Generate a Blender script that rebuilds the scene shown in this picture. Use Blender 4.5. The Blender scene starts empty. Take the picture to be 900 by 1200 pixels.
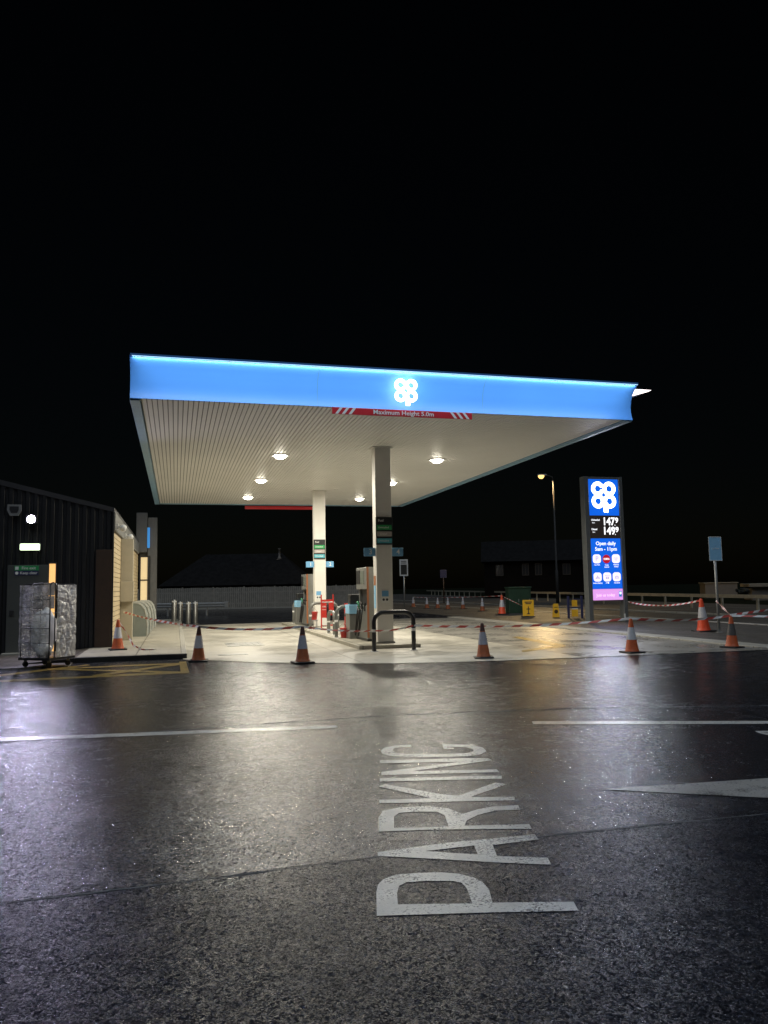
import bpy, bmesh, math, random
from mathutils import Vector, Matrix, noise
random.seed(7)
sc = bpy.context.scene
COL = sc.collection
PI = math.pi

# ------------------------------------------------------------------ camera model
F, H0 = 905.0, 1.55
TH = math.radians(15.12)
_t = math.atan(87.7 / 905.0); _r = math.atan(0.0176)
CAMP = Vector((0.8673, -15.2929, H0))
fw0 = Vector((0, math.cos(_t), math.sin(_t))); R0 = Vector((1, 0, 0)); U0 = R0.cross(fw0)
R1 = R0 * math.cos(_r) - U0 * math.sin(_r); U1 = U0 * math.cos(_r) + R0 * math.sin(_r)
YAW = Matrix.Rotation(-TH, 3, 'Z')          # camera heading -> site axes
fwS, RS, US = YAW @ fw0, YAW @ R1, YAW @ U1
cam = bpy.data.cameras.new('camera'); cam.sensor_fit = 'VERTICAL'; cam.sensor_height = 36
cam.lens = F / 1200 * 36; cam.clip_start = 0.05; cam.clip_end = 2000
co = bpy.data.objects.new('camera', cam); COL.objects.link(co)
co.matrix_world = Matrix(((RS.x, US.x, -fwS.x, CAMP.x), (RS.y, US.y, -fwS.y, CAMP.y), (RS.z, US.z, -fwS.z, CAMP.z), (0, 0, 0, 1)))
sc.camera = co

def ray(x, y): return fwS * F + RS * (x - 450) - US * (y - 600)
def G(x, y, z=0.0):
    d = ray(x, y); return CAMP + d * ((z - H0) / d.z)

# ------------------------------------------------------------------ materials
MATS = {}
def pmat(name, color, rough=.5, metal=0.0, emit=None, es=0.0, var=0.0, vs=6.0, bump=0.0, bs=60.0, rvar=0.0, trans=0.0, spec=.5, alpha=1.0):
    m = bpy.data.materials.new(name); m.use_nodes = True
    nt = m.node_tree; b = nt.nodes['Principled BSDF']; L = nt.links
    b.inputs['Base Color'].default_value = (*color, 1)
    b.inputs['Roughness'].default_value = rough
    b.inputs['Metallic'].default_value = metal
    b.inputs['Specular IOR Level'].default_value = spec
    b.inputs['Alpha'].default_value = alpha
    if trans: b.inputs['Transmission Weight'].default_value = trans
    if emit:
        b.inputs['Emission Color'].default_value = (*emit, 1); b.inputs['Emission Strength'].default_value = es
    tc = None
    if var or bump or rvar:
        tc = nt.nodes.new('ShaderNodeTexCoord')
    if var or rvar:
        n = nt.nodes.new('ShaderNodeTexNoise'); n.inputs['Scale'].default_value = vs; n.inputs['Detail'].default_value = 6
        n.inputs['Roughness'].default_value = .65
        L.new(tc.outputs['Object'], n.inputs['Vector'])
    if var:
        mr = nt.nodes.new('ShaderNodeMapRange'); mr.inputs[1].default_value = .25; mr.inputs[2].default_value = .75
        mr.inputs[3].default_value = 1 - var; mr.inputs[4].default_value = 1 + var
        L.new(n.outputs[0], mr.inputs[0])
        mx = nt.nodes.new('ShaderNodeVectorMath'); mx.operation = 'SCALE'; mx.inputs[0].default_value = color
        L.new(mr.outputs[0], mx.inputs['Scale']); L.new(mx.outputs[0], b.inputs['Base Color'])
    if rvar:
        mr2 = nt.nodes.new('ShaderNodeMapRange'); mr2.inputs[1].default_value = .3; mr2.inputs[2].default_value = .7
        mr2.inputs[3].default_value = max(.03, rough - rvar); mr2.inputs[4].default_value = min(1, rough + rvar)
        L.new(n.outputs[0], mr2.inputs[0]); L.new(mr2.outputs[0], b.inputs['Roughness'])
    if bump:
        n2 = nt.nodes.new('ShaderNodeTexNoise'); n2.inputs['Scale'].default_value = bs; n2.inputs['Detail'].default_value = 4
        L.new(tc.outputs['Object'], n2.inputs['Vector'])
        bp = nt.nodes.new('ShaderNodeBump'); bp.inputs['Strength'].default_value = bump; bp.inputs['Distance'].default_value = .01
        L.new(n2.outputs[0], bp.inputs['Height']); L.new(bp.outputs[0], b.inputs['Normal'])
    MATS[name] = m
    return m

def asphalt(name, c0, c1, r0, r1, tilt, spec=1.0):
    """wet asphalt: separate stones that each tilt a little, dry stone tops between wet ones"""
    m = bpy.data.materials.new(name); m.use_nodes = True
    nt = m.node_tree; b = nt.nodes['Principled BSDF']; L = nt.links; N = nt.nodes.new
    tc = N('ShaderNodeTexCoord'); geo = N('ShaderNodeNewGeometry')
    def voro(sc_):
        v = N('ShaderNodeTexVoronoi'); v.inputs['Scale'].default_value = sc_; L.new(tc.outputs['Object'], v.inputs['Vector']); return v
    def nz(sc_, det=6, ro=.62):
        n = N('ShaderNodeTexNoise'); n.inputs['Scale'].default_value = sc_; n.inputs['Detail'].default_value = det; n.inputs['Roughness'].default_value = ro
        L.new(tc.outputs['Object'], n.inputs['Vector']); return n
    def mrange(src, a, c, lo, hi):
        q = N('ShaderNodeMapRange'); q.inputs[1].default_value = a; q.inputs[2].default_value = c; q.inputs[3].default_value = lo; q.inputs[4].default_value = hi
        L.new(src, q.inputs[0]); return q.outputs[0]
    v1, v2, v3, v4 = voro(125), voro(62), voro(260), voro(72)
    big, mid, tiny = nz(.5, 8), nz(4.5, 7, .7), nz(160, 3)
    # stone colour: mostly dark binder, some paler stones
    sep = N('ShaderNodeSeparateColor'); L.new(v1.outputs['Color'], sep.inputs[0])
    pw = N('ShaderNodeMath'); pw.operation = 'POWER'; pw.inputs[1].default_value = 3.2; L.new(sep.outputs[0], pw.inputs[0])
    gap = mrange(v1.outputs['Distance'], .25, .75, 1.0, .12)
    f1 = N('ShaderNodeMath'); f1.operation = 'MULTIPLY'; L.new(pw.outputs[0], f1.inputs[0]); L.new(gap, f1.inputs[1])
    f2 = N('ShaderNodeMath'); f2.operation = 'MULTIPLY'; L.new(f1.outputs[0], f2.inputs[0]); L.new(mrange(mid.outputs[0], .3, .7, .45, 1.5), f2.inputs[1])
    mix = N('ShaderNodeMix'); mix.data_type = 'RGBA'; mix.inputs[6].default_value = (*c0, 1); mix.inputs[7].default_value = (*c1, 1)
    L.new(f2.outputs[0], mix.inputs[0]); L.new(mix.outputs[2], b.inputs['Base Color'])
    # roughness: wet patches, per stone scatter
    ra = N('ShaderNodeMath'); ra.operation = 'MULTIPLY_ADD'; ra.inputs[1].default_value = .13; L.new(sep.outputs[1], ra.inputs[0])
    L.new(mrange(big.outputs[0], .36, .66, r0, r1), ra.inputs[2])
    rb = N('ShaderNodeMath'); rb.operation = 'ADD'; L.new(ra.outputs[0], rb.inputs[0]); L.new(mrange(mid.outputs[0], .3, .7, -.05, .08), rb.inputs[1])
    L.new(rb.outputs[0], b.inputs['Roughness'])
    # stone normals: random tilt at three sizes
    acc = geo.outputs['Normal']
    for v, k in ((v1, tilt), (v2, tilt * .6), (v3, tilt * .6), (v4, tilt * .5)):
        sb = N('ShaderNodeVectorMath'); sb.operation = 'SUBTRACT'; sb.inputs[1].default_value = (.5, .5, .5); L.new(v.outputs['Color'], sb.inputs[0])
        ml = N('ShaderNodeVectorMath'); ml.operation = 'MULTIPLY'; ml.inputs[1].default_value = (k, k, 0); L.new(sb.outputs[0], ml.inputs[0])
        ad = N('ShaderNodeVectorMath'); ad.operation = 'ADD'; L.new(acc, ad.inputs[0]); L.new(ml.outputs[0], ad.inputs[1]); acc = ad.outputs[0]
    nm = N('ShaderNodeVectorMath'); nm.operation = 'NORMALIZE'; L.new(acc, nm.inputs[0])
    bp = N('ShaderNodeBump'); bp.inputs['Distance'].default_value = .003; bp.inputs['Strength'].default_value = .35
    hh = N('ShaderNodeMath'); hh.operation = 'SUBTRACT'; L.new(tiny.outputs[0], hh.inputs[0]); L.new(v1.outputs['Distance'], hh.inputs[1])
    L.new(hh.outputs[0], bp.inputs['Height']); L.new(nm.outputs[0], bp.inputs['Normal']); L.new(bp.outputs[0], b.inputs['Normal'])
    # specular is killed in the gaps between stones
    sg = N('ShaderNodeMath'); sg.operation = 'MULTIPLY'; L.new(mrange(v1.outputs['Distance'], .3, .8, spec, .12 * spec), sg.inputs[0]); L.new(mrange(mid.outputs[0], .32, .62, .45, 1.25), sg.inputs[1])
    sb2 = N('ShaderNodeMath'); sb2.operation = 'MULTIPLY'; L.new(sg.outputs[0], sb2.inputs[0]); L.new(mrange(big.outputs[0], .35, .65, 1.25, .6), sb2.inputs[1])
    s2 = N('ShaderNodeSeparateColor'); L.new(v4.outputs['Color'], s2.inputs[0])
    sb3 = N('ShaderNodeMath'); sb3.operation = 'MULTIPLY'; L.new(sb2.outputs[0], sb3.inputs[0]); L.new(mrange(s2.outputs[0], 0, 1, .35, 1.6), sb3.inputs[1])
    L.new(sb3.outputs[0], b.inputs['Specular IOR Level'])
    MATS[name] = m; return m

def concrete(name, base, r0, r1, joint=(4.6, 4.6)):
    m = bpy.data.materials.new(name); m.use_nodes = True
    nt = m.node_tree; b = nt.nodes['Principled BSDF']; L = nt.links; N = nt.nodes.new
    tc = N('ShaderNodeTexCoord')
    n = N('ShaderNodeTexNoise'); n.inputs['Scale'].default_value = .7; n.inputs['Detail'].default_value = 9; n.inputs['Roughness'].default_value = .68
    L.new(tc.outputs['Object'], n.inputs['Vector'])
    ns = N('ShaderNodeMapping'); ns.inputs['Scale'].default_value = (.35, 2.2, 1)
    L.new(tc.outputs['Object'], ns.inputs['Vector'])
    n3 = N('ShaderNodeTexNoise'); n3.inputs['Scale'].default_value = 1.1; n3.inputs['Detail'].default_value = 5
    L.new(ns.outputs[0], n3.inputs['Vector'])
    av = N('ShaderNodeMath'); av.operation = 'ADD'; L.new(n.outputs[0], av.inputs[0]); L.new(n3.outputs[0], av.inputs[1])
    mr = N('ShaderNodeMapRange'); mr.inputs[1].default_value = .7; mr.inputs[2].default_value = 1.3
    mr.inputs[3].default_value = .80; mr.inputs[4].default_value = 1.10
    L.new(av.outputs[0], mr.inputs[0])
    br = N('ShaderNodeTexBrick'); br.offset = 0; br.inputs['Scale'].default_value = 1
    br.inputs['Color1'].default_value = (1, 1, 1, 1); br.inputs['Color2'].default_value = (.94, .94, .94, 1); br.inputs['Mortar'].default_value = (.25, .24, .22, 1)
    br.inputs['Mortar Size'].default_value = .014; br.inputs['Mortar Smooth'].default_value = .2
    br.inputs['Brick Width'].default_value = joint[0]; br.inputs['Row Height'].default_value = joint[1]
    L.new(tc.outputs['Object'], br.inputs['Vector'])
    sc1 = N('ShaderNodeVectorMath'); sc1.operation = 'SCALE'; sc1.inputs[0].default_value = base
    L.new(mr.outputs[0], sc1.inputs['Scale'])
    mu = N('ShaderNodeVectorMath'); mu.operation = 'MULTIPLY'; L.new(sc1.outputs[0], mu.inputs[0]); L.new(br.outputs['Color'], mu.inputs[1])
    st = N('ShaderNodeTexNoise'); st.inputs['Scale'].default_value = 1.7; st.inputs['Detail'].default_value = 6; st.inputs['Distortion'].default_value = .6
    L.new(tc.outputs['Object'], st.inputs['Vector'])
    sm = N('ShaderNodeMapRange'); sm.inputs[1].default_value = .60; sm.inputs[2].default_value = .72; sm.inputs[3].default_value = 1; sm.inputs[4].default_value = .62
    L.new(st.outputs[0], sm.inputs[0])
    mu2 = N('ShaderNodeVectorMath'); mu2.operation = 'SCALE'; L.new(mu.outputs[0], mu2.inputs[0]); L.new(sm.outputs[0], mu2.inputs['Scale'])
    L.new(mu2.outputs[0], b.inputs['Base Color'])
    rr = N('ShaderNodeMapRange'); rr.inputs[1].default_value = .4; rr.inputs[2].default_value = .62
    rr.inputs[3].default_value = r0; rr.inputs[4].default_value = r1
    L.new(n.outputs[0], rr.inputs[0]); L.new(rr.outputs[0], b.inputs['Roughness'])
    nb = N('ShaderNodeTexNoise'); nb.inputs['Scale'].default_value = 45; nb.inputs['Detail'].default_value = 5
    L.new(tc.outputs['Object'], nb.inputs['Vector'])
    bp = N('ShaderNodeBump'); bp.inputs['Distance'].default_value = .004; bp.inputs['Strength'].default_value = .22
    L.new(nb.outputs[0], bp.inputs['Height']); L.new(bp.outputs[0], b.inputs['Normal'])
    MATS[name] = m; return m

def paint(name, color, under, wear=.5, rough=.3):
    """thermoplastic road paint with chips where the asphalt shows"""
    m = bpy.data.materials.new(name); m.use_nodes = True
    nt = m.node_tree; b = nt.nodes['Principled BSDF']; L = nt.links; N = nt.nodes.new
    tc = N('ShaderNodeTexCoord')
    v = N('ShaderNodeTexNoise'); v.inputs['Scale'].default_value = 70; v.inputs['Detail'].default_value = 6; v.inputs['Roughness'].default_value = .7
    L.new(tc.outputs['Object'], v.inputs['Vector'])
    n = N('ShaderNodeTexNoise'); n.inputs['Scale'].default_value = 5; n.inputs['Detail'].default_value = 6
    L.new(tc.outputs['Object'], n.inputs['Vector'])
    ad = N('ShaderNodeMath'); ad.operation = 'MULTIPLY_ADD'; ad.inputs[1].default_value = .55
    L.new(n.outputs[0], ad.inputs[0]); L.new(v.outputs[0], ad.inputs[2])
    cr = N('ShaderNodeMapRange'); cr.inputs[1].default_value = .74 + .22 * (1 - wear); cr.inputs[2].default_value = .86 + .22 * (1 - wear)
    L.new(ad.outputs[0], cr.inputs[0])
    dirt = N('ShaderNodeMapRange'); dirt.inputs[1].default_value = .3; dirt.inputs[2].default_value = .7; dirt.inputs[3].default_value = .78; dirt.inputs[4].default_value = 1.05
    L.new(n.outputs[0], dirt.inputs[0])
    vs = N('ShaderNodeVectorMath'); vs.operation = 'SCALE'; vs.inputs[0].default_value = color; L.new(dirt.outputs[0], vs.inputs['Scale'])
    mix = N('ShaderNodeMix'); mix.data_type = 'RGBA'; mix.inputs[7].default_value = (*under, 1)
    L.new(cr.outputs[0], mix.inputs[0]); L.new(vs.outputs[0], mix.inputs[6]); L.new(mix.outputs[2], b.inputs['Base Color'])
    b.inputs['Roughness'].default_value = rough
    bp = N('ShaderNodeBump'); bp.inputs['Distance'].default_value = .004; bp.inputs['Strength'].default_value = .5
    L.new(v.outputs[0], bp.inputs['Height']); L.new(bp.outputs[0], b.inputs['Normal'])
    MATS[name] = m; return m

asphalt('asphalt_wet', (.014, .0145, .018), (.095, .097, .110), .08, .16, .21, 1.2)
asphalt('asphalt_dark', (.010, .0108, .0145), (.072, .078, .097), .12, .20, .23, .38)
asphalt('tarmac_old', (.05, .047, .042), (.16, .15, .13), .4, .6, .3)
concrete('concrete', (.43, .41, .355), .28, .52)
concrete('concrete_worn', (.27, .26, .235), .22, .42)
concrete('concrete_slab', (.36, .34, .28), .4, .7, (1.8, 2.4))
concrete('kerb_concrete', (.38, .37, .33), .4, .7, (3.0, .915))
concrete('paver', (.12, .105, .085), .3, .6, (.2, .1))
paint('paint_white', (.86, .85, .80), (.05, .05, .05), .68, .24)
paint('paint_grey', (.55, .54, .51), (.05, .05, .05), .8)
paint('paint_yellow', (.44, .29, .06), (.04, .04, .04), 1.0)
pmat('tar', (.22, .22, .225), .16, bump=.5, bs=120, rvar=.08)
pmat('kerb_dark', (.015, .015, .016), .5, var=.2)
pmat('soffit', (.80, .79, .75), .42, var=.06, vs=.5)
pmat('groove', (.20, .195, .18), .6)
pmat('trim', (.24, .42, .56), .35, metal=.0, var=.1)  # bluish trim with the blue light on it put into the colour
pmat('fascia_blue', (.13, .385, .92), .38, var=.05, vs=.6)
pmat('canopy_top', (.2, .2, .21), .7)
pmat('column', (.72, .70, .65), .40, var=.05, vs=3, bump=.05)
pmat('grey_metal', (.30, .31, .30), .42, metal=.35, var=.12, vs=8)
pmat('steel', (.30, .30, .285), .38, metal=.75, var=.12, vs=7, rvar=.1)
pmat('hoop_grey', (.17, .175, .165), .42, metal=.25, var=.15, vs=9)
pmat('pole_dark', (.05, .05, .05), .6, var=.15, spec=.2)
pmat('galv', (.36, .37, .37), .45, metal=.5, var=.15, vs=9)
pmat('black_paint', (.018, .018, .02), .35, var=.2, vs=9)
pmat('white_band', (.75, .75, .73), .4, var=.08, vs=12)
pmat('white_plastic', (.74, .74, .71), .42, var=.06, vs=7)
pmat('dark_plastic', (.025, .026, .028), .4, var=.2, vs=14)
pmat('rubber', (.015, .015, .016), .6, var=.25, vs=20, bump=.2)
pmat('cone_orange', (.50, .10, .03), .5, var=.22, vs=14)
pmat('cone_dirty', (.36, .10, .035), .55, var=.3, vs=14)
pmat('cone_bright', (.80, .085, .03), .42, var=.1, vs=12)
pmat('cone_dark', (.075, .03, .022), .6, var=.3, vs=14)
pmat('sleeve', (.54, .54, .57), .3, var=.14, vs=16)
pmat('sleeve_grey', (.34, .34, .38), .4, var=.2, vs=16)
pmat('sleeve_dark', (.08, .075, .07), .5, var=.25, vs=16)
pmat('red_paint', (.52, .03, .025), .38, var=.1, vs=9)
pmat('tape_red', (.52, .075, .06), .45)
pmat('tape_white', (.78, .77, .75), .45)
pmat('sign_blue', (.16, .38, .62), .4, var=.04)
pmat('sign_panel_blue', (.33, .66, .94), .35, var=.05)
pmat('board_black', (.02, .022, .022), .4)
pmat('board_green', (.03, .33, .10), .4)
pmat('board_teal', (.10, .42, .50), .4)
pmat('board_grey', (.42, .38, .36), .4)
pmat('text_white', (.82, .82, .80), .45)
pmat('text_dark', (.03, .03, .035), .5)
pmat('sign_red', (.62, .025, .035), .4, var=.04)
pmat('hose_black', (.012, .012, .013), .35)
pmat('nozzle_green', (.02, .22, .10), .4)
pmat('pump_body', (.25, .255, .245), .35, metal=.3, var=.08, vs=6)
pmat('pump_orange', (.42, .15, .06), .4)
pmat('glass_dark', (.02, .022, .022), .08)
pmat('display_glass', (.20, .22, .19), .12)
pmat('clad_dark', (.022, .023, .025), .42, metal=.3, var=.2, vs=3)
pmat('door_grey', (.075, .08, .075), .45, var=.1, vs=4)
pmat('timber_brown', (.038, .021, .012), .6, var=.3, vs=9)
pmat('cream_board', (.58, .47, .29), .55, var=.14, vs=5)
pmat('board_gap', (.12, .08, .045), .8)
pmat('eave_grey', (.20, .20, .19), .5, var=.1, vs=3)
pmat('roof_dark', (.03, .03, .032), .6, var=.2, vs=2)
pmat('cabinet_cream', (.44, .40, .31), .5, var=.08, vs=4)
pmat('portal_grey', (.11, .11, .108), .55, var=.12, vs=3)
pmat('render_grey', (.26, .255, .235), .6, var=.1, vs=3)
pmat('bin_grey', (.24, .275, .26), .42, var=.1, vs=6)
pmat('bin_rim', (.52, .53, .49), .4, var=.08, vs=6)
pmat('fence_wood', (.32, .30, .26), .75, var=.25, vs=3, bump=.2)
pmat('rail_wood', (.46, .42, .33), .7, var=.22, vs=3, bump=.2)
pmat('green_box', (.025, .06, .035), .5, var=.2, vs=3)
pmat('sign_yellow', (.80, .46, .03), .45, var=.06)
pmat('dark_blue', (.03, .035, .10), .45)
pmat('totem_grey', (.19, .20, .20), .4, metal=.4, var=.1)
pmat('slate', (.013, .013, .0135), .9, spec=.03, var=.4, vs=2.2, bump=.4, bs=12)
pmat('house_wall', (.008, .0072, .0065), .95, spec=.03, var=.3, vs=1.2, bump=.3, bs=20)
pmat('house_glass', (.03, .032, .036), .1)
pmat('house_frame', (.03, .029, .028), .6)
pmat('shed_wall', (.17, .155, .14), .8, var=.12, vs=2)
pmat('shed_roof', (.26, .23, .18), .7, var=.15, vs=2)
pmat('bush_leaf', (.008, .011, .008), .7, var=.4, vs=4)
pmat('trunk', (.015, .012, .01), .85, var=.3, vs=6, bump=.5)
pmat('grass', (.008, .010, .006), .95, spec=.03, var=.4, vs=3, bump=.5, bs=30)
pmat('bag_white', (.80, .79, .76), .38, var=.1, vs=6, bump=.6, bs=9)
pmat('cardboard', (.24, .22, .21), .7, var=.2, vs=5)
pmat('lens', (1, 1, 1), .3, emit=(1, .93, .76), es=26)
pmat('logo_glow', (.9, .9, .9), .4, emit=(1, 1, 1), es=2.2)
pmat('led_strip', (.9, .9, .9), .4, emit=(.55, .90, 1), es=1.2)
pmat('led_end', (.9, .9, .9), .4, emit=(1, .86, .84), es=2.6)
pmat('totem_blue', (.01, .08, .5), .25, emit=(.005, .12, .72), es=1.0)
pmat('totem_pink', (.5, .2, .5), .25, emit=(.78, .36, .86), es=.95)
pmat('totem_pink_text', (.8, .8, .8), .25, emit=(.95, .62, .98), es=1.0)
pmat('totem_white', (.8, .8, .8), .3, emit=(.96, .97, 1), es=7.0)
pmat('totem_text', (.8, .8, .8), .3, emit=(.9, .93, 1), es=1.2)
pmat('totem_icon', (.8, .8, .8), .3, emit=(.95, .86, .98), es=1.05)
pmat('totem_icon_mark', (.3, .3, .5), .3, emit=(.50, .42, .72), es=.9)
pmat('totem_red', (.4, .01, .02), .3, emit=(.42, .008, .02), es=1.0)
pmat('digit', (.8, .8, .8), .3, emit=(.97, .97, 1), es=1.5)
pmat('totem_black', (.02, .018, .018), .35, emit=(.03, .022, .02), es=.5)
pmat('flood_lens', (1, 1, 1), .3, emit=(.86, .78, 1), es=60)
pmat('exit_lens', (.9, .9, .9), .3, emit=(.80, 1, .62), es=3.0)
pmat('lit_interior', (.8, .6, .3), .5, emit=(1, .53, .17), es=1.05)
pmat('window_glow', (.6, .5, .3), .3, emit=(.95, .70, .36), es=.62)
pmat('blue_glow', (.05, .3, .8), .3, emit=(.06, .30, .75), es=.5)
pmat('street_lens', (1, 1, 1), .3, emit=(1, .56, .17), es=2.3)
pmat('far_light', (1, 1, 1), .3, emit=(.8, .9, 1), es=1.5)

def wrap_mat(name, col, a0, a1, s0, opq, glo):
    """crinkled stretch wrap: translucent film, glossy folds, clear gaps"""
    m = bpy.data.materials.new(name); m.use_nodes = True
    nt = m.node_tree; nt.nodes.remove(nt.nodes['Principled BSDF']); L = nt.links; N = nt.nodes.new; out = nt.nodes['Material Output']
    tc = N('ShaderNodeTexCoord')
    n = N('ShaderNodeTexNoise'); n.inputs['Scale'].default_value = s0; n.inputs['Detail'].default_value = 6; n.inputs['Distortion'].default_value = 2.2
    mp = N('ShaderNodeMapping'); mp.inputs['Scale'].default_value = (1, 1, 2.4); mp.inputs['Rotation'].default_value = (.35, .45, 0)
    L.new(tc.outputs['Object'], mp.inputs[0]); L.new(mp.outputs[0], n.inputs['Vector'])
    cr = N('ShaderNodeMapRange'); cr.inputs[1].default_value = .36; cr.inputs[2].default_value = .64; cr.inputs[3].default_value = a0; cr.inputs[4].default_value = a1
    L.new(n.outputs[0], cr.inputs[0])
    bp = N('ShaderNodeBump'); bp.inputs['Distance'].default_value = .06; bp.inputs['Strength'].default_value = 1.0
    L.new(n.outputs[0], bp.inputs['Height'])
    tl = N('ShaderNodeBsdfTranslucent'); tl.inputs[0].default_value = (*col, 1)
    df = N('ShaderNodeBsdfDiffuse'); df.inputs[0].default_value = (*col, 1); L.new(bp.outputs[0], df.inputs['Normal'])
    gl = N('ShaderNodeBsdfGlossy'); gl.inputs['Roughness'].default_value = .22; L.new(bp.outputs[0], gl.inputs['Normal'])
    tr = N('ShaderNodeBsdfTransparent')
    m1 = N('ShaderNodeMixShader'); m1.inputs[0].default_value = opq; L.new(tl.outputs[0], m1.inputs[1]); L.new(df.outputs[0], m1.inputs[2])
    m2 = N('ShaderNodeMixShader'); m2.inputs[0].default_value = glo; L.new(m1.outputs[0], m2.inputs[1]); L.new(gl.outputs[0], m2.inputs[2])
    m3 = N('ShaderNodeMixShader'); L.new(cr.outputs[0], m3.inputs[0]); L.new(tr.outputs[0], m3.inputs[1]); L.new(m2.outputs[0], m3.inputs[2])
    L.new(m3.outputs[0], out.inputs[0]); MATS[name] = m
wrap_mat('plastic_wrap', (.80, .80, .84), .02, .62, 2.4, .6, .34)
wrap_mat('wrap_white', (.88, .87, .84), .80, 1.0, 2.0, .88, .16)  # same wrap made whiter, canopy light on that face put into its colour

# ------------------------------------------------------------------ mesh builder
class MB:
    def __init__(s): s.v = []; s.f = []; s.mi = []; s.mats = []; s.sm = []
    def _m(s, mat):
        if mat not in s.mats: s.mats.append(mat)
        return s.mats.index(mat)
    def face(s, pts, mat, smooth=False):
        i = len(s.v); s.v += [Vector(p) for p in pts]; s.f.append(list(range(i, i + len(pts)))); s.mi.append(s._m(mat)); s.sm.append(smooth)
    def bm(s, bm, mat, smooth=False, M=None):
        i = len(s.v); bm.verts.index_update(); k = s._m(mat)
        for v in bm.verts: s.v.append(M @ v.co if M else v.co.copy())
        for f in bm.faces: s.f.append([i + v.index for v in f.verts]); s.mi.append(k); s.sm.append(smooth)
        bm.free()
    def box(s, x0, x1, y0, y1, z0, z1, mat, bev=0.0, M=None, taper=None):
        bm = bmesh.new(); bmesh.ops.create_cube(bm, size=1)
        for v in bm.verts:
            v.co = Vector(((x0 + x1) / 2 + v.co.x * (x1 - x0), (y0 + y1) / 2 + v.co.y * (y1 - y0), (z0 + z1) / 2 + v.co.z * (z1 - z0)))
            if taper and v.co.z > (z0 + z1) / 2:
                v.co.x = (x0 + x1) / 2 + (v.co.x - (x0 + x1) / 2) * taper; v.co.y = (y0 + y1) / 2 + (v.co.y - (y0 + y1) / 2) * taper
        if bev: bmesh.ops.bevel(bm, geom=bm.edges[:], offset=bev, segments=2, affect='EDGES', profile=.5)
        s.bm(bm, mat, False, M)
    def lathe(s, prof, mat, n=24, M=None, sq=None, cap=True):
        """prof: list of (r,z[,mat])"""
        rings = []
        M = M or Matrix.Identity(4)
        for p in prof:
            r, z = p[0], p[1]; base = len(s.v)
            for k in range(n):
                a = 2 * PI * k / n; s.v.append(M @ Vector((r * math.cos(a), r * math.sin(a), z)))
            rings.append(base)
        for j in range(len(prof) - 1):
            mm = prof[j + 1][2] if len(prof[j + 1]) > 2 else mat
            k_ = s._m(mm)
            for k in range(n):
                a, b_ = rings[j], rings[j + 1]; q = (k + 1) % n
                s.f.append([a + k, a + q, b_ + q, b_ + k]); s.mi.append(k_); s.sm.append(True)
        if cap:
            s.f.append([rings[0] + k for k in range(n)][::-1]); s.mi.append(s._m(mat)); s.sm.append(False)
            mm = prof[-1][2] if len(prof[-1]) > 2 else mat
            s.f.append([rings[-1] + k for k in range(n)]); s.mi.append(s._m(mm)); s.sm.append(False)
    def tube(s, path, r, mat, n=12, mats=None, rs=None):
        path = [Vector(p) for p in path]; rings = []; up = None
        for i, p in enumerate(path):
            d = (path[min(i + 1, len(path) - 1)] - path[max(i - 1, 0)]).normalized()
            if up is None:
                up = Vector((0, 0, 1)) if abs(d.z) < .9 else Vector((1, 0, 0))
                up = (up - d * up.dot(d)).normalized()
            else:
                up = (up - d * up.dot(d)).normalized()
            w = d.cross(up); base = len(s.v); rr = rs[i] if rs else r
            for k in range(n):
                a = 2 * PI * k / n; s.v.append(p + (up * math.cos(a) + w * math.sin(a)) * rr)
            rings.append(base)
        for j in range(len(path) - 1):
            k_ = s._m(mats[j] if mats else mat)
            for k in range(n):
                q = (k + 1) % n; s.f.append([rings[j] + k, rings[j] + q, rings[j + 1] + q, rings[j + 1] + k]); s.mi.append(k_); s.sm.append(True)
        s.f.append([rings[0] + k for k in range(n)][::-1]); s.mi.append(s._m(mats[0] if mats else mat)); s.sm.append(False)
        s.f.append([rings[-1] + k for k in range(n)]); s.mi.append(s._m(mats[-1] if mats else mat)); s.sm.append(False)
    def prism(s, poly, axis, a, b, mat, smooth_side=False):
        """extrude 2D polygon along axis ('x','y','z') from a to b. coords: x->(y,z), y->(x,z), z->(x,y)"""
        def P(p, t):
            return {'x': (t, p[0], p[1]), 'y': (p[0], t, p[1]), 'z': (p[0], p[1], t)}[axis]
        n = len(poly)
        s.face([P(p, a) for p in poly], mat); s.face([P(p, b) for p in poly][::-1], mat)
        for i in range(n):
            j = (i + 1) % n
            s.face([P(poly[i], a), P(poly[i], b), P(poly[j], b), P(poly[j], a)], mat, smooth_side)
    def mesh(s, me, mat, M):
        i = len(s.v); k = s._m(mat)
        for v in me.vertices: s.v.append(M @ v.co)
        for p in me.polygons: s.f.append([i + q for q in p.vertices]); s.mi.append(k); s.sm.append(False)
    def build(s, name, parent=None, loc=(0, 0, 0), rz=0.0, recalc=True):
        me = bpy.data.meshes.new(name); me.from_pydata([tuple(v) for v in s.v], [], s.f)
        for m in s.mats: me.materials.append(MATS[m])
        me.polygons.foreach_set('material_index', s.mi); me.polygons.foreach_set('use_smooth', s.sm)
        if recalc:
            b = bmesh.new(); b.from_mesh(me); bmesh.ops.remove_doubles(b, verts=b.verts, dist=1e-5)
            bmesh.ops.recalc_face_normals(b, faces=b.faces); b.to_mesh(me); b.free()
        me.update()
        o = bpy.data.objects.new(name, me); COL.objects.link(o)
        o.location = loc; o.rotation_euler = (0, 0, rz)
        if parent: o.parent = parent
        return o

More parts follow.
